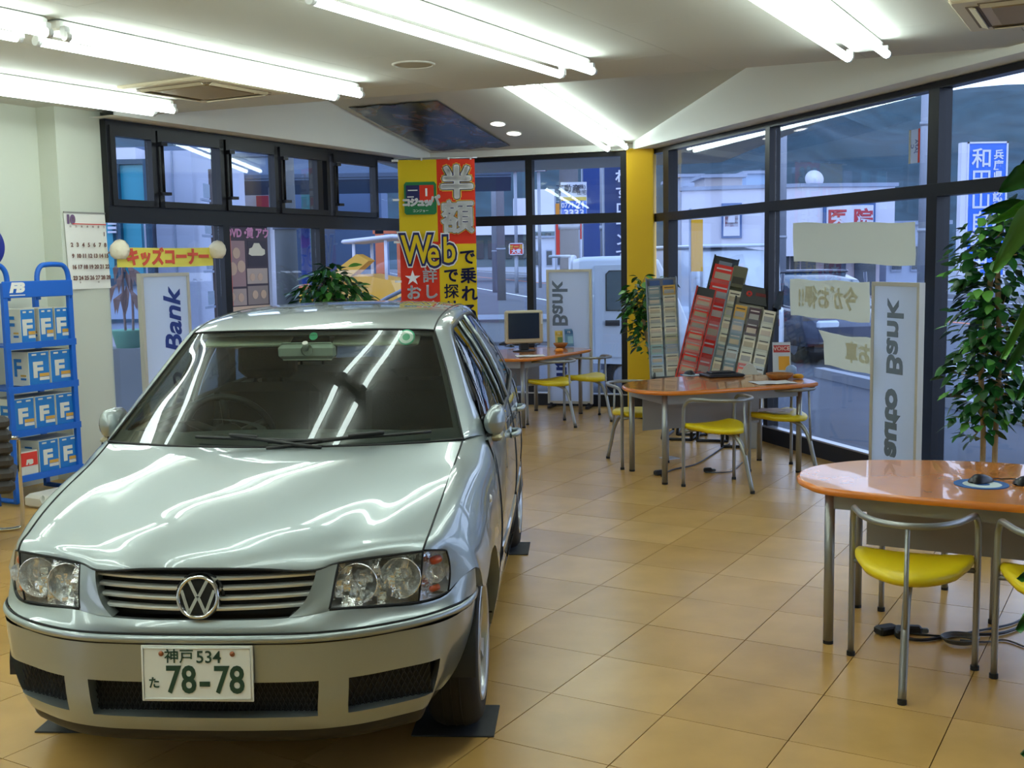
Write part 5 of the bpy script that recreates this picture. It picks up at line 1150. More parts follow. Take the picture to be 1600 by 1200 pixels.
# dark picture poster on the sloping ceiling
cs = [on_slope(544, 167), on_slope(682, 156), on_slope(797, 227), on_slope(674, 234)]
pc = (cs[0]+cs[1]+cs[2]+cs[3])/4; ps = thing('ceiling_poster', 'dark glossy picture poster stuck on the sloping ceiling', 'poster', pc)
M_post = bpy.data.materials.new('ceiling_poster_print'); M_post.use_nodes = True; nn = M_post.node_tree; bb = nn.nodes['Principled BSDF']; bb.inputs['Roughness'].default_value = .25
tc_ = nn.nodes.new('ShaderNodeTexCoord'); nz_ = nn.nodes.new('ShaderNodeTexNoise'); nz_.inputs['Scale'].default_value = 3.0; nz_.inputs['Detail'].default_value = 6; nz_.inputs['Distortion'].default_value = 1.2; cr = nn.nodes.new('ShaderNodeValToRGB')
e = cr.color_ramp.elements; e[0].position = .30; e[0].color = rgb(24, 28, 44); e[1].position = .75; e[1].color = rgb(170, 160, 160)
for p_, c_ in ((.42, rgb(46, 54, 74)), (.50, rgb(84, 80, 58)), (.56, rgb(112, 84, 72)), (.62, rgb(104, 110, 126))): q_ = e.new(p_); q_.color = c_
nn.links.new(tc_.outputs['Object'], nz_.inputs['Vector']); nn.links.new(nz_.outputs['Fac'], cr.inputs[0]); nn.links.new(cr.outputs[0], bb.inputs['Base Color'])
t = MB(); rows = []
for j in range(7):
    rows.append([cs[0].lerp(cs[1], i/6).lerp(cs[3].lerp(cs[2], i/6), j/6)-pc-Vector((0, 0, .004+.018*abs(math.sin(i*1.5+.6*j)))) for i in range(7)])
t.grid(rows); t.grid([[q+Vector((0, 0, .002)) for q in r] for r in rows], 0, True, True); t.build('poster_sheet', M_post, ps)

# cables on the floor
M_cab = mat('black_cable', rgb(20, 20, 20), .5); M_gcab = mat('grey_cable', rgb(84, 84, 82), .5)
def cable(label, px, m=M_cab, r_=.006, plug=True):
    pts = [atz(x, y, r_+.001) for x, y in px]; t = MB(); t.tube(catmull(pts, 5), r_, 6); o = tag(t.build('cable', m), label, 'cable')
    return o
cable('black cable curving over the floor under the middle table', [(1033, 744), (1050, 734), (1085, 726), (1110, 712), (1125, 702), (1140, 693)])
cable('thin grey cable on the floor behind the chair at the middle table', [(1102, 738), (1120, 738), (1140, 737), (1152, 730), (1160, 722)], M_gcab, .004)
cable('black cable lying on the floor under the nearest table', [(1400, 993), (1440, 1000), (1500, 992), (1560, 990), (1600, 978)], M_cab, .007)
cable('second black cable under the nearest table, behind the first', [(1420, 989), (1480, 994), (1530, 985), (1580, 975), (1605, 962)], M_cab, .005)
cable('thin grey cable trailing to the right edge under the nearest table', [(1500, 1000), (1540, 1003), (1570, 1000), (1605, 1012)], M_gcab, .004)
def plug(p, rz, label, w_=.05):
    r = thing('power_plug', label, 'plug', p, rz); t = MB(); t.box((0, 0, .018), (w_*1.6, w_, .036), bev=.008); t.build('plug_body', M_cab, r); t = MB(); t.box((w_*1.1, 0, .016), (.03, w_*.6, .02), bev=.004); t.build('plug_nose', M_gcab, r)
plug(atz(1030, 742), R(30), 'black plug at the floor socket beside the middle table leg'); plug(atz(1106, 738), R(0), 'grey plug on the floor behind the middle table', .04)
plug(atz(1385, 990), R(20), 'black plug on the floor under the nearest table, left of the chair leg', .06); plug(atz(1408, 995), R(80), 'second black plug close to the chair leg under the nearest table', .055); plug(atz(1428, 990), R(-10), 'small clear plug behind the chair leg under the nearest table', .04)
t = MB()
for k in range(5): c = atz(1500, 1001, .01); t.tube([c+Vector(((.06+.004*k)*math.cos(a), (.05+.003*k)*math.sin(a), .004*k)) for a in [2*PI*i/24 for i in range(24)]], .004, 5, closed=True)
tag(t.build('coiled_cable', M_gcab), 'grey coil of cable on the floor between the chair legs', 'cable')
# floor socket lids
for px, lb in (((1046, 716), 'small metal lid in the floor at the rack feet'),):
    t = MB(); t.box((0, 0, .003), (.12, .12, .006), bev=.001); tag(t.build('floor_socket', M_alu, None, atz(*px), R(30)), lb, 'socket')
# ---------------------------------------------------------------- outside: ground, road, hills
GZ = -.15
M_asph = mat('asphalt', rgb(74, 80, 90), .85, noise=.10, nscale=1.2, bump=.1, bscale=80)
M_road = mat('road_asphalt', rgb(78, 84, 96), .8, noise=.08, nscale=.8)
M_rline = mat('road_white', rgb(226, 228, 232), .7); M_orl = mat('road_orange', rgb(214, 120, 84), .7); M_kerb = mat('kerb_concrete', rgb(158, 160, 164), .8)
M_hill = mat('wooded_hill', rgb(50, 74, 82), .95, noise=.30, nscale=.10)
RD = dirv(-9.0); RN = Vector((RD.y, -RD.x, 0))                # road direction and its outward normal
def rq_(D, u, z=GZ): q = RN*D+RD*u; return Vector((q.x, q.y, z))
t = MB(); t.add([(-90, -12, GZ), (90, -12, GZ), (190, 420, GZ), (-230, 420, GZ)], [(0, 1, 2, 3)]); g_ = struct(t, 'ground', M_asph)
def strip(D0, D1, u0, u1, z, m, name, par): t = MB(); t.add([rq_(D0, u0, z), rq_(D1, u0, z), rq_(D1, u1, z), rq_(D0, u1, z)], [(0, 1, 2, 3)]); return t.build(name, m, par)
t = MB(); t.add([rq_(8.0, -25, GZ+.004), rq_(24.0, -25, GZ+.004), rq_(24.0, 360, GZ+.004), rq_(8.0, 360, GZ+.004)], [(0, 1, 2, 3)]); rd_ = struct(t, 'road', M_road)
strip(9.1, 9.3, 23, 360, GZ+.008, M_rline, 'edge_line', rd_); strip(22.6, 22.85, -25, 360, GZ+.008, M_rline, 'edge_line', rd_); strip(15.4, 15.65, 22, 360, GZ+.008, M_orl, 'centre_line', rd_)
for k in range(8): strip(9.3+1.15*k, 9.85+1.15*k, 12.6, 16.6, GZ+.009, M_rline, 'crossing_stripe', rd_)
for D, u0, u1 in ((7.0, -6, 15.5), (24.2, -25, 300)):
    t = MB(); c = rq_(D, (u0+u1)/2, GZ+.06); t.box(c, (u1-u0, .16, .14), math.atan2(RD.y, RD.x)); struct(t, 'kerb', M_kerb)
t = MB(); t.add([rq_(24.3, -25, GZ+.10), rq_(60, -25, GZ+.10), rq_(60, 300, GZ+.10), rq_(24.3, 300, GZ+.10)], [(0, 1, 2, 3)]); struct(t, 'pavement', mat('pavement_grey', rgb(134, 138, 146), .85, noise=.06, nscale=1.5))
# hills: folded ridges all the way round behind the town
import mathutils
def ridge(name, dist, h0, amp, a0, a1, seed, m):
    t = MB(); rows = []; n = 90
    for i in range(n+1):
        a = R(a0+(a1-a0)*i/n); col = []
        hh = h0*(1-.235*max(0, min(1, (a/PI*180-15)/4)))*1.0+amp*(.25 if a > R(16) else 1)*(mathutils.noise.noise((i*.11+seed, seed, 0))+.45*mathutils.noise.noise((i*.33, seed*2, 1)))
        for j in range(15):
            u = j/14; d = dist*(1-.30*(1-u))+14*mathutils.noise.noise((i*.4, u*5, seed)); z = GZ+hh*(u**.85)+3.0*u*mathutils.noise.noise((i*.9, u*9, seed+3))
            col.append(Vector((d*math.sin(a), d*math.cos(a), z)))
        rows.append(col)
    t.grid(rows, 0, True); o = struct(t, name, m); return o
ridge('hill_far', 560, 96, 18, -75, 75, 3.1, M_hill)
ridge('hill_near', 380, 47, 12, -75, 80, 8.4, mat('wooded_hill_near', rgb(40, 64, 74), .95, noise=.3, nscale=.12))

# ---------------------------------------------------------------- buildings
M_bw = mat('building_white', rgb(214, 214, 226), .7, noise=.03, nscale=.8); M_bg = mat('building_grey', rgb(150, 160, 180), .7); M_teal = mat('teal_panel', rgb(28, 148, 172), .35); M_teald = mat('teal_mullion', rgb(22, 66, 92), .5)
M_bwin = mat('dark_shop_window', rgb(52, 62, 72), .2, spec=.7); M_brown = mat('brown_timber', rgb(92, 80, 76), .7); M_pink = mat('pale_pink_wall', rgb(190, 178, 184), .8)
def rect(px0, px1, py0, py1, Y): a = aty(px0, py0, Y); b = aty(px1, py1, Y); return min(a.x, b.x), max(a.x, b.x), min(a.z, b.z), max(a.z, b.z)
def board(parent, name, x0, x1, z0, z1, y, th, m): t = MB(); t.box(((x0+x1)/2, y+th/2, (z0+z1)/2), (x1-x0, th, z1-z0)); return t.build(name, m, parent)
Mx = Matrix.Rotation(PI/2, 4, 'X')
def put(words, size, x, z, y, m, parent, sx=1.0, fat=0.0, rotz=0.0): return text(words, size, Matrix.Translation((x, y, z))@Mx, m, parent, 'lettering', .003, fat, sx=sx)
# white shop across the road, two street fronts meeting at a corner
Yb = 44.0
c = aty(1252, 400, Yb); shop = thing('building', 'white flat-roofed shop across the road, seen through the right window', 'building', (c.x, Yb, 0), R(0))
def face(az0, length, side, name):
    d = Vector((side*math.cos(R(az0)), math.sin(R(az0)), 0)); ang = math.atan2(d.y, d.x); z0, z1 = aty(1252, 400, Yb).z, aty(1252, 292, Yb).z
    t = MB(); m = d*length/2; nrm = Vector((-d.y, d.x, 0)); nrm = nrm if nrm.y > 0 else -nrm
    t.box((m.x+nrm.x*1.0, m.y+nrm.y*1.0, (z0+z1)/2), (length, 2.0, z1-z0), ang); t.build(name, M_bw, shop)
    t = MB(); t.box((m.x+nrm.x*1.0, m.y+nrm.y*1.0, z1+.06), (length+.2, 2.2, .14), ang); t.build('parapet_coping', M_bg, shop)
    t = MB(); t.box((m.x+nrm.x*2.2, m.y+nrm.y*2.2, (GZ+z0)/2), (length, 2.0, z0-GZ), ang); lo = t.build('ground_floor', M_pink, shop)
    for k in range(3):
        q = d*(length*(k+.5)/3)+nrm*1.17; t = MB(); t.box((q.x, q.y, GZ+1.25), (length/3*.7, .08, 2.3), ang); t.build('shop_window', M_bwin, lo)
    return d, nrm, z0, z1
dl, nl, z0, z1 = face(14, 4.6, -1, 'fascia'); dr_, nr_, z0, z1 = face(8, 3.8, 1, 'fascia')
def sgn(d, n, s, zc, w_, h, parts_):
    q = d*s-n*.06; r = MB(); ang = math.atan2(d.y, d.x); ang = ang if abs(ang) < PI/2 else ang+PI
    r.box((q.x, q.y, zc), (w_, .12, h), ang); o = r.build('shop_sign', parts_[0], shop); rot = Matrix.Rotation(ang, 4, 'Z')
    for (bx0, bz0, bw, bh, m) in parts_[1]:
        t = MB(); c_ = q+rot.to_3x3()@Vector((bx0, -.075, 0)); t.box((c_.x, c_.y, zc+bz0), (bw, .03, bh), ang); t.build('sign_block', m, o)
    return o, Matrix.Translation((q.x, q.y, zc))@rot
M_sb = mat('shop_sign_blue', rgb(70, 100, 150), .5); M_sr = mat('shop_sign_red', rgb(190, 60, 70), .5)
o, Ms = sgn(dl, nl, 2.65, (z0+z1)/2+.1, .78, 1.35, (M_sb, [(0, -.12, .62, .95, M_bw), (0, .28, .5, .28, M_sr), (-.19, .02, .12, .5, M_sr), (.19, .02, .12, .5, M_sr), (0, -.16, .5, .16, M_sr)]))
o, Ms = sgn(dr_, nr_, 1.9, (z0+z1)/2+.15, 2.1, 1.15, (M_sb, [(0, -.03, 1.9, .95, M_bw)])); text('医 院', .75, Ms@Matrix.Translation((0, -.10, -.1))@Mx, M_sr, o, 'lettering', .004, .02, sx=1.1)
ds = thing('satellite_dish', 'white satellite dish on the roof of the white shop across the road', 'dish', aty(1272, 297, 45.2)); t = MB(); t.lathe([(0, .10), (.20, .07), (.36, 0), (.37, .02), (0, .13)], (0, 0, .42), 24, 0, Matrix.Rotation(R(75), 3, 'X')); t.build('dish_bowl', M_bw, ds); t = MB(); t.tube([(0, .05, -.2), (0, .05, .4)], .04, 8); t.build('dish_post', M_bg, ds)
def plain_building(label, px0, px1, py0, py1, Y, m, rows=0, cols=0, deep=6.0, roof=None, win=M_bwin):
    x0, x1, z0, z1 = rect(px0, px1, py0, py1, Y); z0 = min(z0, GZ); b = thing('building', label, 'building', ((x0+x1)/2, Y, 0)); w2 = (x1-x0)/2
    t = MB(); t.box((0, deep/2, (z0+z1)/2), (2*w2, deep, z1-z0)); t.build('wall', m, b); t = MB(); t.box((0, deep/2, z1+.08), (2*w2+.4, deep+.4, .16)); t.build('roof_slab', roof or M_bg, b)
    for i in range(rows):
        for k in range(cols):
            t = MB(); zc = z1-(z1-max(z0, GZ))*(i+.55)/(rows+.2); t.box((-w2+2*w2*(k+.5)/cols, -.03, zc), (2*w2/cols*.55, .1, (z1-GZ)/(rows+.2)*.45)); f = t.build('window', M_bg, b); t = MB(); t.box((-w2+2*w2*(k+.5)/cols, -.085, zc), (2*w2/cols*.48, .03, (z1-GZ)/(rows+.2)*.38)); t.build('pane', win, f)
    return b
plain_building('tall pale grey building behind the white shop, with small vents', 1063, 1094, 277, 420, 60, mat('pale_grey_wall', rgb(170, 182, 204), .8), 4, 2)
plain_building('beige billboard house behind the white shop', 1101, 1159, 278, 420, 55, mat('beige_grey_wall', rgb(176, 172, 176), .8), 0, 0, 3)
plain_building('pale blue building beside the utility pole, behind the white shop', 1166, 1212, 272, 420, 62, mat('pale_blue_wall', rgb(160, 184, 214), .8), 2, 3)
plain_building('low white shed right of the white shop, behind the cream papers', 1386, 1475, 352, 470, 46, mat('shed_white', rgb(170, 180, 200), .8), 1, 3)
lb_ = thing('building', 'long white building far along the road, seen through the back window', 'building', (0, 0, 0))
def tpanel0(px0, px1, py0, py1, Y, m, name, parent, th=.1):
    x0, x1, z0, z1 = rect(px0, px1, py0, py1, Y); return board(parent, name, x0, x1, z0, z1, Y, th, m)
tpanel0(690, 832, 345, 366, 96, M_bw, 'fascia', lb_, 2.2); tpanel0(690, 832, 364, 416, 98, mat('grey_green_front', rgb(112, 130, 136), .8), 'wall', lb_, 1)  # white band above a grey-green lower front
for a_, b_ in ((742, 756), (762, 776), (790, 800), (806, 822)): tpanel0(a_, b_, 376, 404, 97.8, M_bwin, 'shop_window', lb_, .2)
tpanel0(826, 830, 362, 412, 96, M_bw, 'column', lb_, .4)
sb_ = thing('building', 'white stepped building at the far bend of the road', 'building', (0, 0, 0))
tpanel0(832, 868, 296, 414, 104, M_bw, 'wall', sb_, 6); tpanel0(802, 832, 310, 414, 106, M_bw, 'wall', sb_, 6); tpanel0(828, 876, 362, 374, 102, mat('grey_green_front', rgb(112, 130, 136), .8), 'window_band', sb_, 2)
for a_ in (838, 852): tpanel0(a_, a_+9, 364, 373, 101.8, M_bwin, 'window', sb_, .2)
plain_building('pale low house beside the red sign far down the road', 832, 884, 372, 412, 88, mat('pale_house', rgb(196, 202, 216), .8), 1, 3)
# teal and white building next door, behind the left window
PXW = lambda px, py, Y: aty(px, py, Y)
tl = thing('building', 'teal glazed shopfront next door, behind the upper left window panes', 'building', (0, 0, 0))
def tpanel(px0, px1, py0, py1, Y, m, name, parent, th=.1):
    x0, x1, z0, z1 = rect(px0, px1, py0, py1, Y); return board(parent, name, x0, x1, z0, z1, Y, th, m)
Yt = 14.5
tpanel(120, 236, 232, 700, Yt+.3, M_bw, 'wall', tl, 2.0)
tpanel(120, 236, 250, 256, Yt+.1, M_teald, 'lintel', tl, .3)
for a, b in ((140, 183), (187, 228)): tpanel(a, b, 258, 330, Yt+.15, M_teal, 'teal_panel', tl); tpanel(a-1, b-3, 330, 436, Yt+.15, M_teal, 'teal_panel', tl)
for a in (183, 227): tpanel(a, a+5, 256, 440, Yt+.05, M_teald, 'mullion', tl, .15)
tpanel(120, 232, 436, 446, Yt+.05, M_teald, 'sill_band', tl, .15); tpanel(120, 232, 446, 516, Yt+.12, mat('pale_blue_render', rgb(160, 176, 206), .8), 'low_wall', tl)
tpanel(120, 232, 500, 503, Yt+.08, M_teald, 'wall_joint', tl, .1)
for k, (a, b) in enumerate(((340, 344), (347, 351), (354, 358), (361, 364))): tpanel(168, 182, a, b, Yt+.1, M_bw, 'window_lettering', tl, .03)
ob = tl
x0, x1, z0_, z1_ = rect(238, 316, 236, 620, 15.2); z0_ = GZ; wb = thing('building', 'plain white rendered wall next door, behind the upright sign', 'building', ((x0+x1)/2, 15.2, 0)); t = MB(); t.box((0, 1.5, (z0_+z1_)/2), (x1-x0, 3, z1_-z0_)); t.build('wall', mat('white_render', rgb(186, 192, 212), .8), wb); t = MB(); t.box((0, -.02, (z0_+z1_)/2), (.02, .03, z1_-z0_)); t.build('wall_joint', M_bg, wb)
x0, x1, z0_, z1_ = rect(317, 334, 262, 540, 15.0); z0_ = GZ; bb_ = thing('shelf_tower', 'brown open shelf tower next door, between white wall and window post', 'shelf', ((x0+x1)/2, 15.0, 0)); t = MB(); t.box((0, .3, (z0_+z1_)/2), (x1-x0, .1, z1_-z0_)); t.build('back', M_brown, bb_)
for k in range(6):
    t = MB(); zz = z0_+(z1_-z0_)*(k+.6)/6.5; t.box((0, 0, zz), ((x1-x0), .4, .03)); t.build('shelf_board', M_bg, bb_); t = MB(); t.box((0.01, .02, zz+.12), ((x1-x0)*.6, .25, .18)); t.build('shelf_bin', mat('bin_pale', rgb(150, 164, 180), .6), bb_)
# canopy roof behind the upper left panes
cn = thing('canopy', 'blue grey station canopy across the yard, behind the upper left panes', 'canopy', aty(470, 275, 30)+Vector((0, 0, 0))); cn.location.z = 0
zz = aty(470, 292, 30).z; t = MB(); t.box((0, 2, zz+.55), (11, 6, .9)); t.build('canopy_deck', mat('canopy_grey', rgb(92, 112, 140), .7), cn)
for dz in (.2, .75): t = MB(); t.box((0, -1.03, zz+dz), (11, .08, .10)); t.build('canopy_band', mat('canopy_band', rgb(60, 76, 100), .6), cn)
for x in (-4, -1.0, 3.2): t = MB(); t.tube([(x, 1.5, GZ), (x, 1.5, zz+.15)], .18, 10); t.build('canopy_post', M_bw, cn)
tpn = thing('building', 'pale shop front with green posters under the canopy', 'building', (0, 0, 0)); tpanel(380, 432, 300, 500, 36, mat('cream_front', rgb(190, 186, 190), .8), 'wall', tpn, 3); tpanel(470, 500, 292, 470, 36, mat('green_poster', rgb(60, 140, 140), .6), 'poster', tpn, .1); tpanel(400, 428, 306, 330, 35.8, M_sr, 'poster', tpn, .1); tpanel(432, 600, 300, 470, 37, mat('yard_blue_wall', rgb(96, 116, 150), .8), 'wall', tpn, 2)

# ---------------------------------------------------------------- poles and street signs
M_conc = mat('concrete_pole', rgb(128, 130, 130), .8, noise=.06, nscale=3); M_spost = mat('galvanised_post', rgb(150, 156, 168), .5, .4)
def pole(label, px, Y, r0, top, m=M_conc, bands=True, name='utility_pole', cat='pole'):
    p = aty(px, 410, Y); o = thing(name, label, cat, (p.x, Y, GZ)); t = MB(); t.tube([(0, 0, 0), (0, 0, top)], [r0, r0*.8], 16); t.build('shaft', m, o)
    if bands:
        for z in (2.2, top*.55): t = MB(); t.lathe([(r0*1.02, z), (r0*1.10, z), (r0*1.10, z+.08), (r0*1.02, z+.08)], n=16); t.build('band', M_spost, o)
        t = MB(); t.box((0, -.05, top-.8), (1.4, .08, .08)); t.build('cross_arm', M_spost, o)
    return o
pole('thick grey concrete pole just outside the left window', 448, 14.5, .148, 8.5)
pole('brownish concrete utility pole behind the estate sign, left of the white truck', 890, 17, .15, 9, mat('brown_grey_pole', rgb(116, 116, 122), .8))
pole('grey lamp pole standing at the roadside, left of the window mullion', 783, 50, .19, 12, mat('lamp_pole', rgb(124, 124, 132), .7))
pole('thin grey street pole farther off, beside the roadside lamp pole', 773, 62, .15, 13, M_spost)
pole('thin pale pole between the two blue banners at the back window', 943, 18, .055, 6, M_spost)
pole('pale street light pole left of the white shop, right window', 1222, 30, .11, 9, M_spost)
pole('slim grey signal pole right of the cream papers', 1440, 24, .09, 8, M_spost)
M_est = mat('estate_white', rgb(200, 204, 214), .6); M_estb = mat('estate_blue', rgb(40, 96, 190), .6); M_esty = mat('estate_yellow', rgb(200, 170, 60), .6); M_ink = mat('sign_ink', rgb(40, 46, 70), .6)
x0, x1, z0_, z1_ = rect(876, 917, 285, 340, 16.82); es = thing('estate_sign', 'estate agent sign with a telephone number on the concrete pole', 'sign', ((x0+x1)/2, 16.80, z0_)); hh = z1_-z0_; ww = x1-x0
t = MB(); t.box((0, .03, hh/2), (ww, .05, hh)); t.build('sign_panel', M_est, es)
t = MB(); t.box((0, .0, hh*.24), (ww*.96, .03, hh*.46)); t.build('blue_panel', M_estb, es); t = MB(); t.box((0, .0, hh*.53), (ww*.96, .03, hh*.10)); t.build('yellow_panel', M_esty, es)
put('不動産', .125, -ww*.22, hh*.80, -.005, M_ink, es, .95, .003); put('(株)', .075, ww*.30, hh*.86, -.005, M_ink, es); put('住宅', .075, ww*.30, hh*.70, -.005, M_ink, es); put('0771', .105, -ww*.24, hh*.345, -.022, M_bw, es, .9, .003); put('21', .14, ww*.25, hh*.345, -.022, M_bw, es, 1, .004); put('3333', .145, 0, hh*.12, -.022, M_bw, es, 1.05, .004)
t = MB(); t.tube([(0, .04, hh*.5), (0, .10, hh*.5)], .03, 6); t.build('sign_bracket', M_spost, es)
def flag(label, px0, px1, py0, py1, Y, blocks, words='', m=None):
    x0, x1, z0, z1 = rect(px0, px1, py0, py1, Y); r = thing('street_banner', label, 'banner', ((x0+x1)/2, Y, 0)); w2 = (x1-x0)
    for f0, f1, mm in blocks:
        t = MB(); rows = [[Vector((w2*(i/4-.5), .02*math.sin(i*1.4), z1+(z0-z1)*(f0+(f1-f0)*j/4))) for i in range(5)] for j in range(5)]; t.grid(rows); t.grid([[q+Vector((0, .004, 0)) for q in rr_] for rr_ in rows], 0, True, True); t.build('banner_cloth', mm, r)
    t = MB(); t.tube([(-w2*.55, .03, GZ), (-w2*.55, .03, z1+.15)], .018, 8); t.tube([(-w2*.55, .03, z1+.04), (w2*.55, .03, z1+.04)], .012, 6); t.build('banner_pole', M_spost, r)
    n = len(words)
    for k, ch_ in enumerate(words): put(ch_, (z1-z0)/n*.86, w2*.22 if n > 5 else 0, z1-(z1-z0)*(k+.5)/n, -.03, M_bw, r, 1, .004)
    return r
M_nv = mat('banner_navy', rgb(34, 64, 128), .8); M_nv2 = mat('banner_navy_dark', rgb(38, 58, 104), .8)
flag('tall navy banner with white letters, left of the yellow pillar', 944, 982, 240, 412, 16.8, [(0, 1, M_nv2)], 'さわすローンで')
flag('plain blue banner beside the thin pale pole, back window', 911, 938, 262, 412, 19.0, [(0, 1, M_nv)])
flag('small red and yellow banner left of the concrete pole', 868, 880, 318, 402, 24, [(0, .3, mat('flag_orange', rgb(214, 140, 50), .8)), (.3, 1, mat('flag_red', rgb(206, 60, 48), .8))])
flag('small red, yellow and white banner right of the concrete pole', 906, 924, 300, 402, 21, [(0, .30, M_bw), (.30, .48, mat('flag_orange', rgb(214, 140, 50), .8)), (.48, .72, mat('flag_red', rgb(206, 60, 48), .8)), (.72, 1, M_bw)])
flag('yellow cloth outside standing in for a reflection of the yellow pillar', 1080, 1098, 343, 424, 15.6, [(0, 1, mat('reflection_yellow', rgb(226, 168, 24), .8))])  # reflection of the pillar in the glass, modelled as a cloth outside
def bigsign(label, px0, px1, py0, py1, Y, m, words=(), posts=2, yaw=0.0, side=None):
    x0, x1, z0, z1 = rect(px0, px1, py0, py1, Y); r = thing('street_sign', label, 'sign', ((x0+x1)/2, Y, 0), yaw); w2 = x1-x0
    t = MB(); t.box((0, .15, (z0+z1)/2), (w2, .3, z1-z0)); t.build('sign_box', m, r)
    t = MB(); b_ = .02*w2+.03
    for c_, d_ in (((0, -.01, z1-b_/2), (w2, .04, b_)), ((0, -.01, z0+b_/2), (w2, .04, b_)), ((-w2/2+b_/2, -.01, (z0+z1)/2), (b_, .04, z1-z0)), ((w2/2-b_/2, -.01, (z0+z1)/2), (b_, .04, z1-z0))): t.box(c_, d_)
    t.build('sign_border', M_bw, r)
    for k in range(posts): xx = (-w2*.3+w2*.6*k) if posts > 1 else 0; t = MB(); t.tube([(xx, .15, GZ), (xx, .15, z0+.1)], .10, 8); t.build('sign_post', M_spost, r)
    for s_, size, fx, fz, mm in words: put(s_, size*(z1-z0), fx*w2, z0+fz*(z1-z0), -.02, mm, r, 1.0, .01)
    return r
bigsign('tall blue sign with white characters near the right edge, above the tree', 1512, 1569, 222, 432, 40, mat('sign_blue', rgb(30, 104, 214), .4), [(c_, .155, -.14, .87-.155*k, M_bw) for k, c_ in enumerate('和田山自動車')]+[(c_, .075, .27, .90-.078*k, M_bw) for k, c_ in enumerate('兵庫県公認教習所')])
o = [q for q in COL.objects if q.name.startswith('street_sign')][-1]; t = MB(); w2 = .66; t.box((-w2-.13, .15, (aty(1540, 222, 40).z+aty(1540, 432, 40).z)/2), (.24, .3, aty(1540, 222, 40).z-aty(1540, 432, 40).z)); t.build('side_face', M_bw, o)
bigsign('red billboard at the top of the back window', 792, 854, 246, 267, 70, mat('sign_red', rgb(206, 64, 78), .5), [('パチンコ', .62, 0, .5, M_bw)])
bigsign('small red and orange roadside sign below the white building', 795, 818, 380, 398, 60, mat('sign_red2', rgb(206, 52, 40), .5), [('セール', .45, 0, .65, M_esty), ('大安', .4, 0, .28, M_bw)], 1)

# ---------------------------------------------------------------- vehicles outside
M_cw = mat('vehicle_white', rgb(200, 210, 222), .3, coat=.5); M_tyre = M_rubber; M_vwin = mat('vehicle_window', rgb(74, 92, 104), .1, spec=.9); M_cd = mat('vehicle_navy', rgb(28, 34, 56), .25, coat=.8); M_trim = mat('vehicle_trim', rgb(40, 42, 46), .6)
def vwheel(par, x, y, r_=.27):
    t = MB(); rot = Matrix.Rotation(PI/2, 3, 'X'); t.lathe([(r_*.6, -.08), (r_*.95, -.08), (r_, -.05), (r_, .05), (r_*.95, .08), (r_*.6, .08)], (x, y, r_), 28, 0, rot); w_ = t.build('wheel', M_tyre, par); t = MB(); t.lathe([(0, .07), (r_*.55, .075), (r_*.6, .06)], (x, y, r_), 20, 0, rot); t.lathe([(0, -.07), (r_*.55, -.075), (r_*.6, -.06)], (x, y, r_), 20, 0, rot); t.build('hub_cap', M_spost, w_)
def body_loft(par, name, secs, m, width, y0=0):
    """secs: (x, zlow, zhigh, inset) along the vehicle"""
    t = MB(); rows = []
    for x, a, b, ins in secs:
        w2 = width/2-ins; rows.append([Vector((x, y0+s*w_, z)) for s, w_, z in ((-1, w2, a), (-1, w2, a+(b-a)*.5), (-1, w2*.99, b-.06), (-1, w2*.93, b-.01), (-1, w2*.4, b), (1, w2*.4, b), (1, w2*.93, b-.01), (1, w2*.99, b-.06), (1, w2, a+(b-a)*.5), (1, w2, a))])
    t.grid(rows, 0, True); t.add(rows[0], [tuple(range(10))]); t.add(rows[-1], [tuple(range(9, -1, -1))]); return t.build(name, m, par)
tk = aty(902, 420, 15.0)
tr = thing('truck', 'white small pickup truck parked outside the back window', 'truck', (tk.x, 15.0, GZ), R(-6))
cabs = [(-.02, .62, 1.76, 0), (.10, .45, 1.79, 0), (.80, .42, 1.80, 0), (1.05, .40, 1.74, .02), (1.30, .40, 1.25, .03), (1.42, .40, .95, .04), (1.46, .42, .70, .05)]
cab_ = body_loft(tr, 'cab', cabs, M_cw, 1.40)
def vpoly(par, name, pts, y, m, th=.012): t = MB(); t.prism(pts, 0, th, 0, Matrix(((1, 0, 0, 0), (0, 0, -1, y), (0, 1, 0, 0), (0, 0, 0, 1)))); return t.build(name, m, par)
dr0 = vpoly(tr, 'cab_door', [(.25, .52), (1.20, .52), (1.20, 1.10), (1.02, 1.68), (.25, 1.68)], -.695, M_cw, .016)
vpoly(dr0, 'door_window', [(.40, 1.12), (1.14, 1.12), (.98, 1.60), (.44, 1.60), (.40, 1.56)], -.713, M_vwin); vpoly(dr0, 'window_seal', [(.385, 1.105), (1.155, 1.105), (.99, 1.615), (.43, 1.615), (.385, 1.57)], -.710, M_trim, .008)
vpoly(dr0, 'door_handle', [(.38, .92), (.56, .92), (.56, .99), (.38, .99)], -.715, M_trim, .02)
bed = MB()
for z, h in ((.86, .30),): bed.box((-1.0, -.66, z), (1.94, .04, h)); bed.box((-1.0, .66, z), (1.94, .04, h)); bed.box((-1.96, 0, z), (.04, 1.34, h))
bo = bed.build('bed_sides', M_cw, tr); t = MB(); t.box((-1.0, 0, .70), (1.94, 1.36, .05)); t.build('bed_floor', M_spost, tr)
t = MB(); t.box((-1.0, -.685, 1.0), (1.94, .02, .03)); t.build('bed_rail', M_spost, tr); t = MB(); t.box((-.9, 0, .48), (2.6, .6, .14)); t.build('chassis', M_trim, tr)
t = MB(); fr = [(-.06, -.62, .72), (-.06, -.62, 1.80), (-.06, .62, 1.80), (-.06, .62, .72)]; t.tube(fr, .022, 6)
for y in (-.3, 0, .3): t.tube([(-.06, y, .9), (-.06, y, 1.80)], .016, 6)
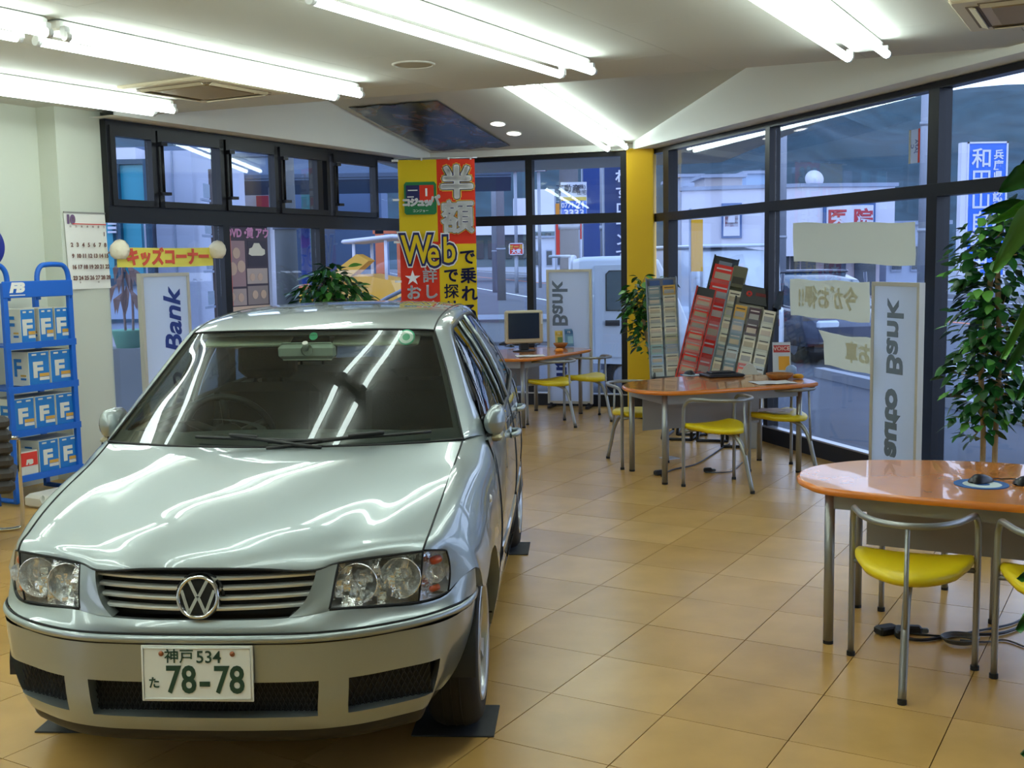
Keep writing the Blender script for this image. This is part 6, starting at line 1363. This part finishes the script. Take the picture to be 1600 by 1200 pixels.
t.tube([(-.06, -.62, 1.45), (-.06, .62, 1.45)], .016, 6); t.tube([(-.06, -.62, 1.80), (-.32, -.62, 1.80), (-.32, .62, 1.80), (-.06, .62, 1.80)], .018, 6); t.build('bed_guard', M_cw, tr)
for y in (-.58, .58): vwheel(tr, .62, y, .26); vwheel(tr, -1.25, y, .26)
vpoly(tr, 'mud_guard', [(-1.62, .40), (-.90, .40), (-.90, .62), (-1.62, .62)], -.66, M_trim)
t = MB(); t.tube([(1.0, -.70, 1.30), (1.06, -.84, 1.34)], .012, 6); t.box((1.06, -.86, 1.28), (.05, .10, .20), bev=.015); t.build('side_mirror', M_trim, tr)
def simple_car(label, p, yaw, m, secs_low, secs_top, width, nm='car', cab_m=None):
    r = thing('passing_car' if nm == 'car' else nm, label, nm, p, yaw); body_loft(r, 'body', secs_low, m, width); body_loft(r, 'cabin', secs_top, cab_m or M_vwin, width-.16)
    zr = max(s[2] for s in secs_top); xs = [s[0] for s in secs_top if s[2] > zr-.08]; t = MB(); t.box(((xs[0]+xs[-1])/2, 0, zr+.005), (xs[-1]-xs[0]+.1, width-.30, .05), bev=.02); t.build('roof', m, r)
    for x in ((secs_top[0][0]+xs[0])/2, (xs[0]+xs[-1])/2, (secs_top[-1][0]+xs[-1])/2):
        for s in (-1, 1): t = MB(); zb = secs_low[len(secs_low)//2][2]; t.tube([(x*1.0, s*(width/2-.07), zb-.03), (x*.97, s*(width/2-.10), zr-.01)], .03, 6); t.build('window_pillar', m, r)
    L0, L1 = secs_low[0][0], secs_low[-1][0]
    for x in (L0+.75, L1-.8):
        for s in (-1, 1): vwheel(r, x, s*(width/2-.10), .31)
    for s in (-1, 1):
        t = MB(); t.box((L0+.02, s*(width/2-.25), .74), (.06, .30, .14), bev=.02); t.build('tail_lamp', mat('red_lens2', rgb(170, 50, 60), .2), r); t = MB(); t.box((L1-.06, s*(width/2-.28), .66), (.10, .36, .13), bev=.03); t.build('head_lamp', M_cw, r)
    t = MB(); t.box(((L0+L1)/2, 0, .28), (L1-L0-.3, width-.2, .12)); t.build('underbody', M_trim, r)
    return r
low_ = [(-2.1, .38, .80, .10), (-1.95, .30, .92, .02), (-1.2, .28, .96, 0), (.2, .28, .94, 0), (1.2, .28, .90, 0), (1.9, .30, .78, .04), (2.1, .36, .62, .12)]
top_ = [(-1.95, .88, .93, .06), (-1.55, .88, 1.38, .10), (-.9, .88, 1.47, .12), (.1, .88, 1.46, .12), (.65, .88, 1.34, .10), (1.25, .86, .91, .06)]
q = aty(1262, 500, 20.0); q.z = GZ
simple_car('dark navy car driving past on the road behind the cream papers', q, math.atan2(RD.y, RD.x)+PI, M_cd, low_, top_, 1.68)
vl = [(-1.9, .40, .95, .06), (-1.85, .30, 1.0, 0), (0, .28, 1.0, 0), (1.2, .28, .96, 0), (1.6, .32, .80, .05), (1.7, .4, .65, .10)]; vt = [(-1.86, .95, 1.0, .05), (-1.82, .95, 1.84, .08), (-.8, .95, 1.92, .10), (.5, .95, 1.90, .10), (.9, .95, 1.70, .10), (1.4, .92, .98, .05)]
q = aty(1078, 480, 19.0); q.z = GZ
simple_car('white van parked outside behind the brochure racks', q, math.atan2(RD.y, RD.x)+.1, M_cw, vl, vt, 1.50, 'van', M_cw)
# yellow loader in the yard behind the left window
M_yl = mat('loader_yellow', rgb(222, 164, 40), .5, noise=.06, nscale=4); M_or = mat('machine_orange', rgb(206, 104, 60), .6)
q = aty(590, 440, 26); ld_ = thing('wheel_loader', 'yellow wheel loader with a raised boom in the yard, left of the banner', 'loader', (q.x, 26, GZ), R(-20))
t = MB(); t.prism([(-.9, .6), (.5, .6), (.8, .9), (.6, 1.35), (-.2, 1.5), (-.9, 1.3)], -.55, .55, 0, Matrix.Rotation(PI/2, 4, 'X')); t.build('engine_cover', M_yl, ld_)
t = MB(); t.prism([(-1.5, .9), (-1.3, 1.25), (-.2, 1.95), (.1, 1.8), (-.9, 1.05)], -.16, .16, 0, Matrix.Translation((0, -.45, 0))@Matrix.Rotation(PI/2, 4, 'X')); t.build('boom', M_yl, ld_)
t = MB(); t.prism([(-2.3, .35), (-1.4, .30), (-1.35, .95), (-1.6, 1.2), (-1.7, .6)], -.9, .9, 0, Matrix.Rotation(PI/2, 4, 'X')); t.build('bucket', M_yl, ld_)
for x in (-.35, .45):
    for y in (-.45, .45): t = MB(); t.tube([(x, y, 1.3), (x, y, 2.25)], .04, 6); t.build('canopy_post', M_bw, ld_)
t = MB(); t.box((.05, 0, 2.28), (1.3, 1.2, .09), rot=Matrix.Rotation(-.08, 3, 'Y'), bev=.03); t.build('canopy', M_bw, ld_)
for x in (-.6, .6):
    for y in (-.62, .62): vwheel(ld_, x, y, .40)
q = aty(480, 430, 24); l2 = thing('excavator_bucket', 'orange yellow digger bucket on the ground behind the concrete pole', 'bucket', (q.x, 24, GZ)); t = MB(); t.prism([(-.7, .0), (.6, .0), (.8, .55), (.5, 1.0), (.2, .75), (.3, .35), (-.5, .35)], -.5, .5, 0, Matrix.Rotation(PI/2, 4, 'X')); t.build('bucket_shell', M_yl, l2); t = MB(); t.tube([(.4, 0, .9), (.0, 0, 1.25), (-.5, 0, 1.2)], .09, 8); t.build('bucket_arm', M_or, l2)
q = aty(612, 440, 30); fr_ = thing('steel_frame', 'orange steel frame standing in the yard behind the loader', 'frame', (q.x, 30, GZ))
for x in (-.28, .28): t = MB(); t.box((x, 0, 1.3), (.22, .2, 2.9)); t.build('frame_post', M_or, fr_)
t = MB(); t.box((0, 0, 2.6), (.9, .2, .2)); t.build('frame_beam', M_or, fr_)
q = aty(474, 400, 33); pole('deep blue sign pole in the yard, right of the concrete pole', 479, 33, .17, 3.2, mat('deep_blue', rgb(30, 70, 150), .5), False, 'sign_pole')
q = aty(606, 470, 13.75); hr = thing('hand_rail', 'grey galvanised guard rail outside, left of the banner foot', 'rail', (q.x-.05, 13.75, GZ))
t = MB(); t.tube(catmull([(-.14, 0, 0), (-.14, 0, 1.1), (-.05, 0, 1.28), (.5, 0, 1.52), (.9, 0, 1.55)], 4), .025, 8); t.tube([(.9, 0, 1.55), (.9, 0, 0)], .025, 8); t.build('rail_tube', M_spost, hr)
t = MB(); t.prism([(-.11, .2), (.88, .2), (.88, 1.5), (.5, 1.48), (-.11, 1.2)], 0, .01, 0, Matrix.Rotation(PI/2, 4, 'X')); t.build('rail_sheet', mat('rail_sheet', rgb(146, 152, 166), .5, .2), hr)
# withered plant in a green pot outside the left window
q = aty(202, 540, 12.0); wp_ = thing('potted_plant', 'withered plant in a pale green pot outside the left window', 'plant', (q.x, 12.0, q.z-.02))
t = MB(); t.lathe([(0, 0), (.13, 0), (.17, .17), (.19, .19), (.17, .19), (.15, .16), (0, .15)], n=24); t.build('pot', mat('pot_green', rgb(120, 178, 150), .6), wp_)
t = MB(); t.box((0, 0, -.45*0-(q.z-.02-GZ)/2), (.5, .4, (q.z-.02-GZ))); t.build('plinth', M_conc, wp_)
M_dry = mat('dry_leaf', rgb(134, 104, 96), .9); rp_ = random.Random(4)
for x in (-.03, .05): t = MB(); t.tube(catmull([(x, 0, .15), (x*1.2, 0, .5), (x, 0, .85)], 4), .014, 6); t.build('stem', M_dry, wp_)
t = MB(); t.tube(catmull([(0, 0, .80), (-.08, 0, .98), (-.20, 0, .98), (-.22, 0, .72)], 5), .012, 6); t.build('stem', M_dry, wp_)
for k in range(16):
    a = rp_.uniform(-.16, .16); z = rp_.uniform(.55, .95); t = MB(); t.add([(a*.3, 0, z), (a+.03, -.03, z-.08), (a*1.2, -.02, z-.24), (a-.03, -.03, z-.08)], [(0, 1, 2, 3)]); t.build('leaf', M_dry, wp_)
# ---------------------------------------------------------------- plants
M_leafs = [mat('leaf_%s' % n_, rgb(*c_), .35, noise=.15, nscale=14) for n_, c_ in (('dark', (26, 72, 26)), ('mid', (40, 98, 34)), ('fresh', (92, 150, 60)))]
M_trunk = mat('pale_trunk', rgb(168, 140, 100), .8, noise=.15, nscale=20); M_pot = mat('dark_wicker_pot', rgb(46, 42, 38), .8, bump=.5, bscale=70); M_soil = mat('potting_soil', rgb(44, 34, 26), .95)
def leaf_mesh(L, wd, droop, nm):
    m = []
    for mm in M_leafs:
        t = MB(); rows = []
        for i in range(6):
            u = i/5; w_ = wd*math.sin(PI*min(1, u*.92+.04))**.8*(1-.25*u); z = -droop*u*u
            rows.append([Vector((-w_/2, L*u, z+.10*w_)), Vector((0, L*u, z)), Vector((w_/2, L*u, z+.10*w_))])
        t.grid(rows, 0, True); m.append(t.mesh(nm, mm))
    return m
def put_leaf(par, meshes, p, d, roll, k, sc=1.0):
    o = bpy.data.objects.new('leaf', meshes[k]); COL.objects.link(o); o.parent = par; d = Vector(d).normalized()
    q = d.to_track_quat('Y', 'Z'); o.rotation_mode = 'QUATERNION'; o.rotation_quaternion = q@mathutils.Quaternion((0, 1, 0), roll); o.location = p; o.scale = (sc, sc, sc); return o
rl = random.Random(21)
def tree(label, x, y, crown, trunks, pot, nleaf, L, wd, name='potted_tree', z0=0.0, dark=.5, more=0):
    """crown: list of (cx, cy, cz, rx, rz) blobs; leaves hang on twigs inside them"""
    r = thing(name, label, 'plant', (x, y, z0)); ms = leaf_mesh(L, wd, L*.22, 'leaf')
    if pot:
        t = MB(); pr_, ph = pot; t.lathe([(0, 0), (pr_*.8, 0), (pr_, ph*.9), (pr_*1.04, ph), (pr_*.94, ph), (pr_*.9, ph*.86)], n=28); t.build('pot', M_pot, r); t = MB(); t.lathe([(0, ph*.87), (pr_*.9, ph*.86)], n=24); t.build('soil', M_soil, r)
    for tk_ in trunks: t = MB(); t.tube(catmull(tk_, 5), [.016]*(5*(len(tk_)-1)+1), 8); t.build('trunk', M_trunk, r)
    tw = MB(); tot = sum(c[3]**2*c[4] for c in crown)
    for cx, cy, cz, rx, rz in crown:
        n = int(nleaf*rx*rx*rz/tot)
        for i in range(n):
            a = rl.uniform(0, 2*PI); u = rl.uniform(-1, 1); f = rl.uniform(.35, 1)**.5; s_ = math.sqrt(1-u*u)
            p = Vector((cx+rx*f*s_*math.cos(a), cy+rx*f*s_*math.sin(a), cz+rz*f*u)); d = Vector((math.cos(a), math.sin(a), rl.uniform(-.9, .35)))
            put_leaf(r, ms, p, d, rl.uniform(-.7, .7), 0 if rl.random() < dark else (1 if rl.random() < .65 else 2), rl.uniform(.7, 1.2))
            if i % 6 == 0: tw.tube([(cx+(p.x-cx)*.15, cy+(p.y-cy)*.15, cz+(p.z-cz)*.6), tuple(p)], .003, 4, cap=False)
    o = tw.build('twigs', M_trunk, r); o['kind'] = 'stuff'
    if more:                                                   # leaves past the limit of single ones
        fo = MB()
        for cx, cy, cz, rx, rz in crown:
            for i in range(int(more*rx*rx*rz/tot)):
                a = rl.uniform(0, 2*PI); u = rl.uniform(-1, 1); f = rl.uniform(.1, 1)**.5; s_ = math.sqrt(1-u*u); p = Vector((cx+rx*f*s_*math.cos(a), cy+rx*f*s_*math.sin(a), cz+rz*f*u))
                d = Vector((math.cos(a), math.sin(a), rl.uniform(-1, .3))).normalized(); sd_ = d.cross(Vector((rl.uniform(-.4, .4), rl.uniform(-.4, .4), 1))).normalized()*wd*.5; l_ = L*rl.uniform(.7, 1.1)
                fo.add([p, p+d*l_*.35+sd_, p+d*l_*.75+sd_*.6-Vector((0, 0, l_*.1)), p+d*l_-Vector((0, 0, l_*.2)), p+d*l_*.75-sd_*.6-Vector((0, 0, l_*.1)), p+d*l_*.35-sd_], [(0, 1, 2, 3, 4, 5)], rl.randrange(3) if rl.random() > dark else 0)
        fo.build('foliage', M_leafs, r)['kind'] = 'stuff'
    return r
tree('tall leafy ficus tree with two pale stems, between the mirrored sign and right window', 2.66, 6.25, [(-.02, 0, 1.55, .22, .28), (.03, -.05, 1.22, .27, .33), (.0, 0, .93, .24, .25), (.10, -.05, 1.72, .2, .2), (-.06, 0, .68, .16, .12), (.12, 0, .78, .16, .16)],
     [[(-.03, 0, .2), (-.02, .02, .6), (-.05, 0, 1.0), (0, .02, 1.5)], [(.05, .02, .2), (.04, 0, .6), (.06, .03, 1.0), (.02, 0, 1.6)]], (.165, .24), 280, .085, .056, more=900)
tree('slim ficus plant with bare stems, in front of the yellow pillar', 1.37, 11.4, [(-.05, 0, 1.26, .20, .18), (.06, 0, 1.10, .18, .20), (-.12, 0, 1.02, .13, .20), (-.02, 0, .82, .13, .16), (.22, -.05, 1.36, .09, .08), (.12, 0, .66, .06, .10)],
     [[(.04, 0, .2), (.05, 0, .5), (.0, 0, .8), (-.06, 0, 1.15)], [(.10, 0, .2), (.11, 0, .5), (.08, 0, .8), (.10, 0, 1.25)]], (.15, .22), 220, .095, .055, dark=.25, more=260)
tree('bushy green plant behind the car roof, in front of the left window', -1.72, 10.9, [(0, 0, 1.36, .30, .20), (-.18, 0, 1.26, .22, .16), (.20, 0, 1.26, .20, .16), (.02, 0, 1.52, .18, .12)],
     [[(0, 0, .2), (.01, 0, .6), (0, 0, 1.1), (.02, 0, 1.5)]], (.16, .26), 240, .12, .065, dark=.3, more=200)
# foreground plant with long leaves, mostly outside the frame
fg = thing('foliage_plant', 'large-leaved plant reaching in at the right edge, nearest the camera', 'plant', (1.96, 3.55, 0))
t = MB(); t.lathe([(0, 0), (.14, 0), (.18, .28), (.19, .30), (.17, .30), (.16, .26), (0, .26)], n=28); t.build('pot', M_pot, fg)
t = MB(); t.tube(catmull([(0, 0, .25), (.02, 0, .8), (-.02, .02, 1.4), (0, 0, 1.95)], 5), .018, 8); t.build('trunk', M_trunk, fg)
def big_leaf(p0, p1, wd, droop, k):
    """long blade from p0 to p1 that sags by droop"""
    p0, p1 = Vector(p0), Vector(p1); d = (p1-p0); side = d.cross(Vector((.25, -1, .1))).normalized(); t = MB(); rows = []
    for i in range(10):
        u = i/9; w_ = wd*math.sin(PI*(u*.93+.05))**.75; c_ = p0+d*u+Vector((0, 0, droop*4*u*(1-u)*1.0)); wav = .012*math.sin(u*11)
        rows.append([c_-side*w_*.5+Vector((0, -.012+wav, 0)), c_-side*w_*.25+Vector((0, .002, 0)), c_+Vector((0, .010, 0)), c_+side*w_*.25+Vector((0, .002, 0)), c_+side*w_*.5+Vector((0, -.012-wav, 0))])
    t.grid(rows, 0, True); lf = t.build('leaf', M_leafs[k], fg)
    z = max(.45, min(1.93, p0.z-.12)); s_ = MB(); s_.tube(catmull([(0, 0, z), (p0.x*.4, p0.y*.4, z+(p0.z-z)*.75), tuple(p0), tuple(p0.lerp(p1, .2))], 4), .004, 5); s_.build('leaf_stalk', M_leafs[1], lf)
F = lambda px, py, Y: aty(px, py, Y)-Vector((1.96, 3.55, 0))
for a, b, Y, wd, dr_, k in (((1625, 268), (1561, 300), 3.5, .07, .015, 1), ((1640, 300), (1545, 350), 3.52, .035, .0, 2), ((1650, 300), (1552, 425), 3.45, .085, .03, 2), ((1650, 350), (1534, 330), 3.6, .055, .03, 0), ((1655, 420), (1565, 560), 3.5, .05, .03, 2), ((1650, 480), (1570, 580), 3.42, .055, .02, 1), ((1660, 500), (1588, 625), 3.5, .05, .02, 1), ((1640, 240), (1590, 268), 3.55, .06, .01, 0), ((1650, 560), (1598, 640), 3.5, .05, .0, 0), ((1645, 870), (1590, 905), 3.3, .05, .0, 1), ((1650, 920), (1588, 985), 3.3, .055, .02, 1), ((1660, 1110), (1596, 1180), 3.2, .04, .0, 1), ((1660, 330), (1700, 480), 3.5, .08, .03, 0), ((1660, 300), (1720, 250), 3.5, .08, .03, 1), ((1655, 600), (1720, 700), 3.5, .08, .03, 1)):
    big_leaf(F(*a, Y), F(*b, Y), wd, dr_, k)
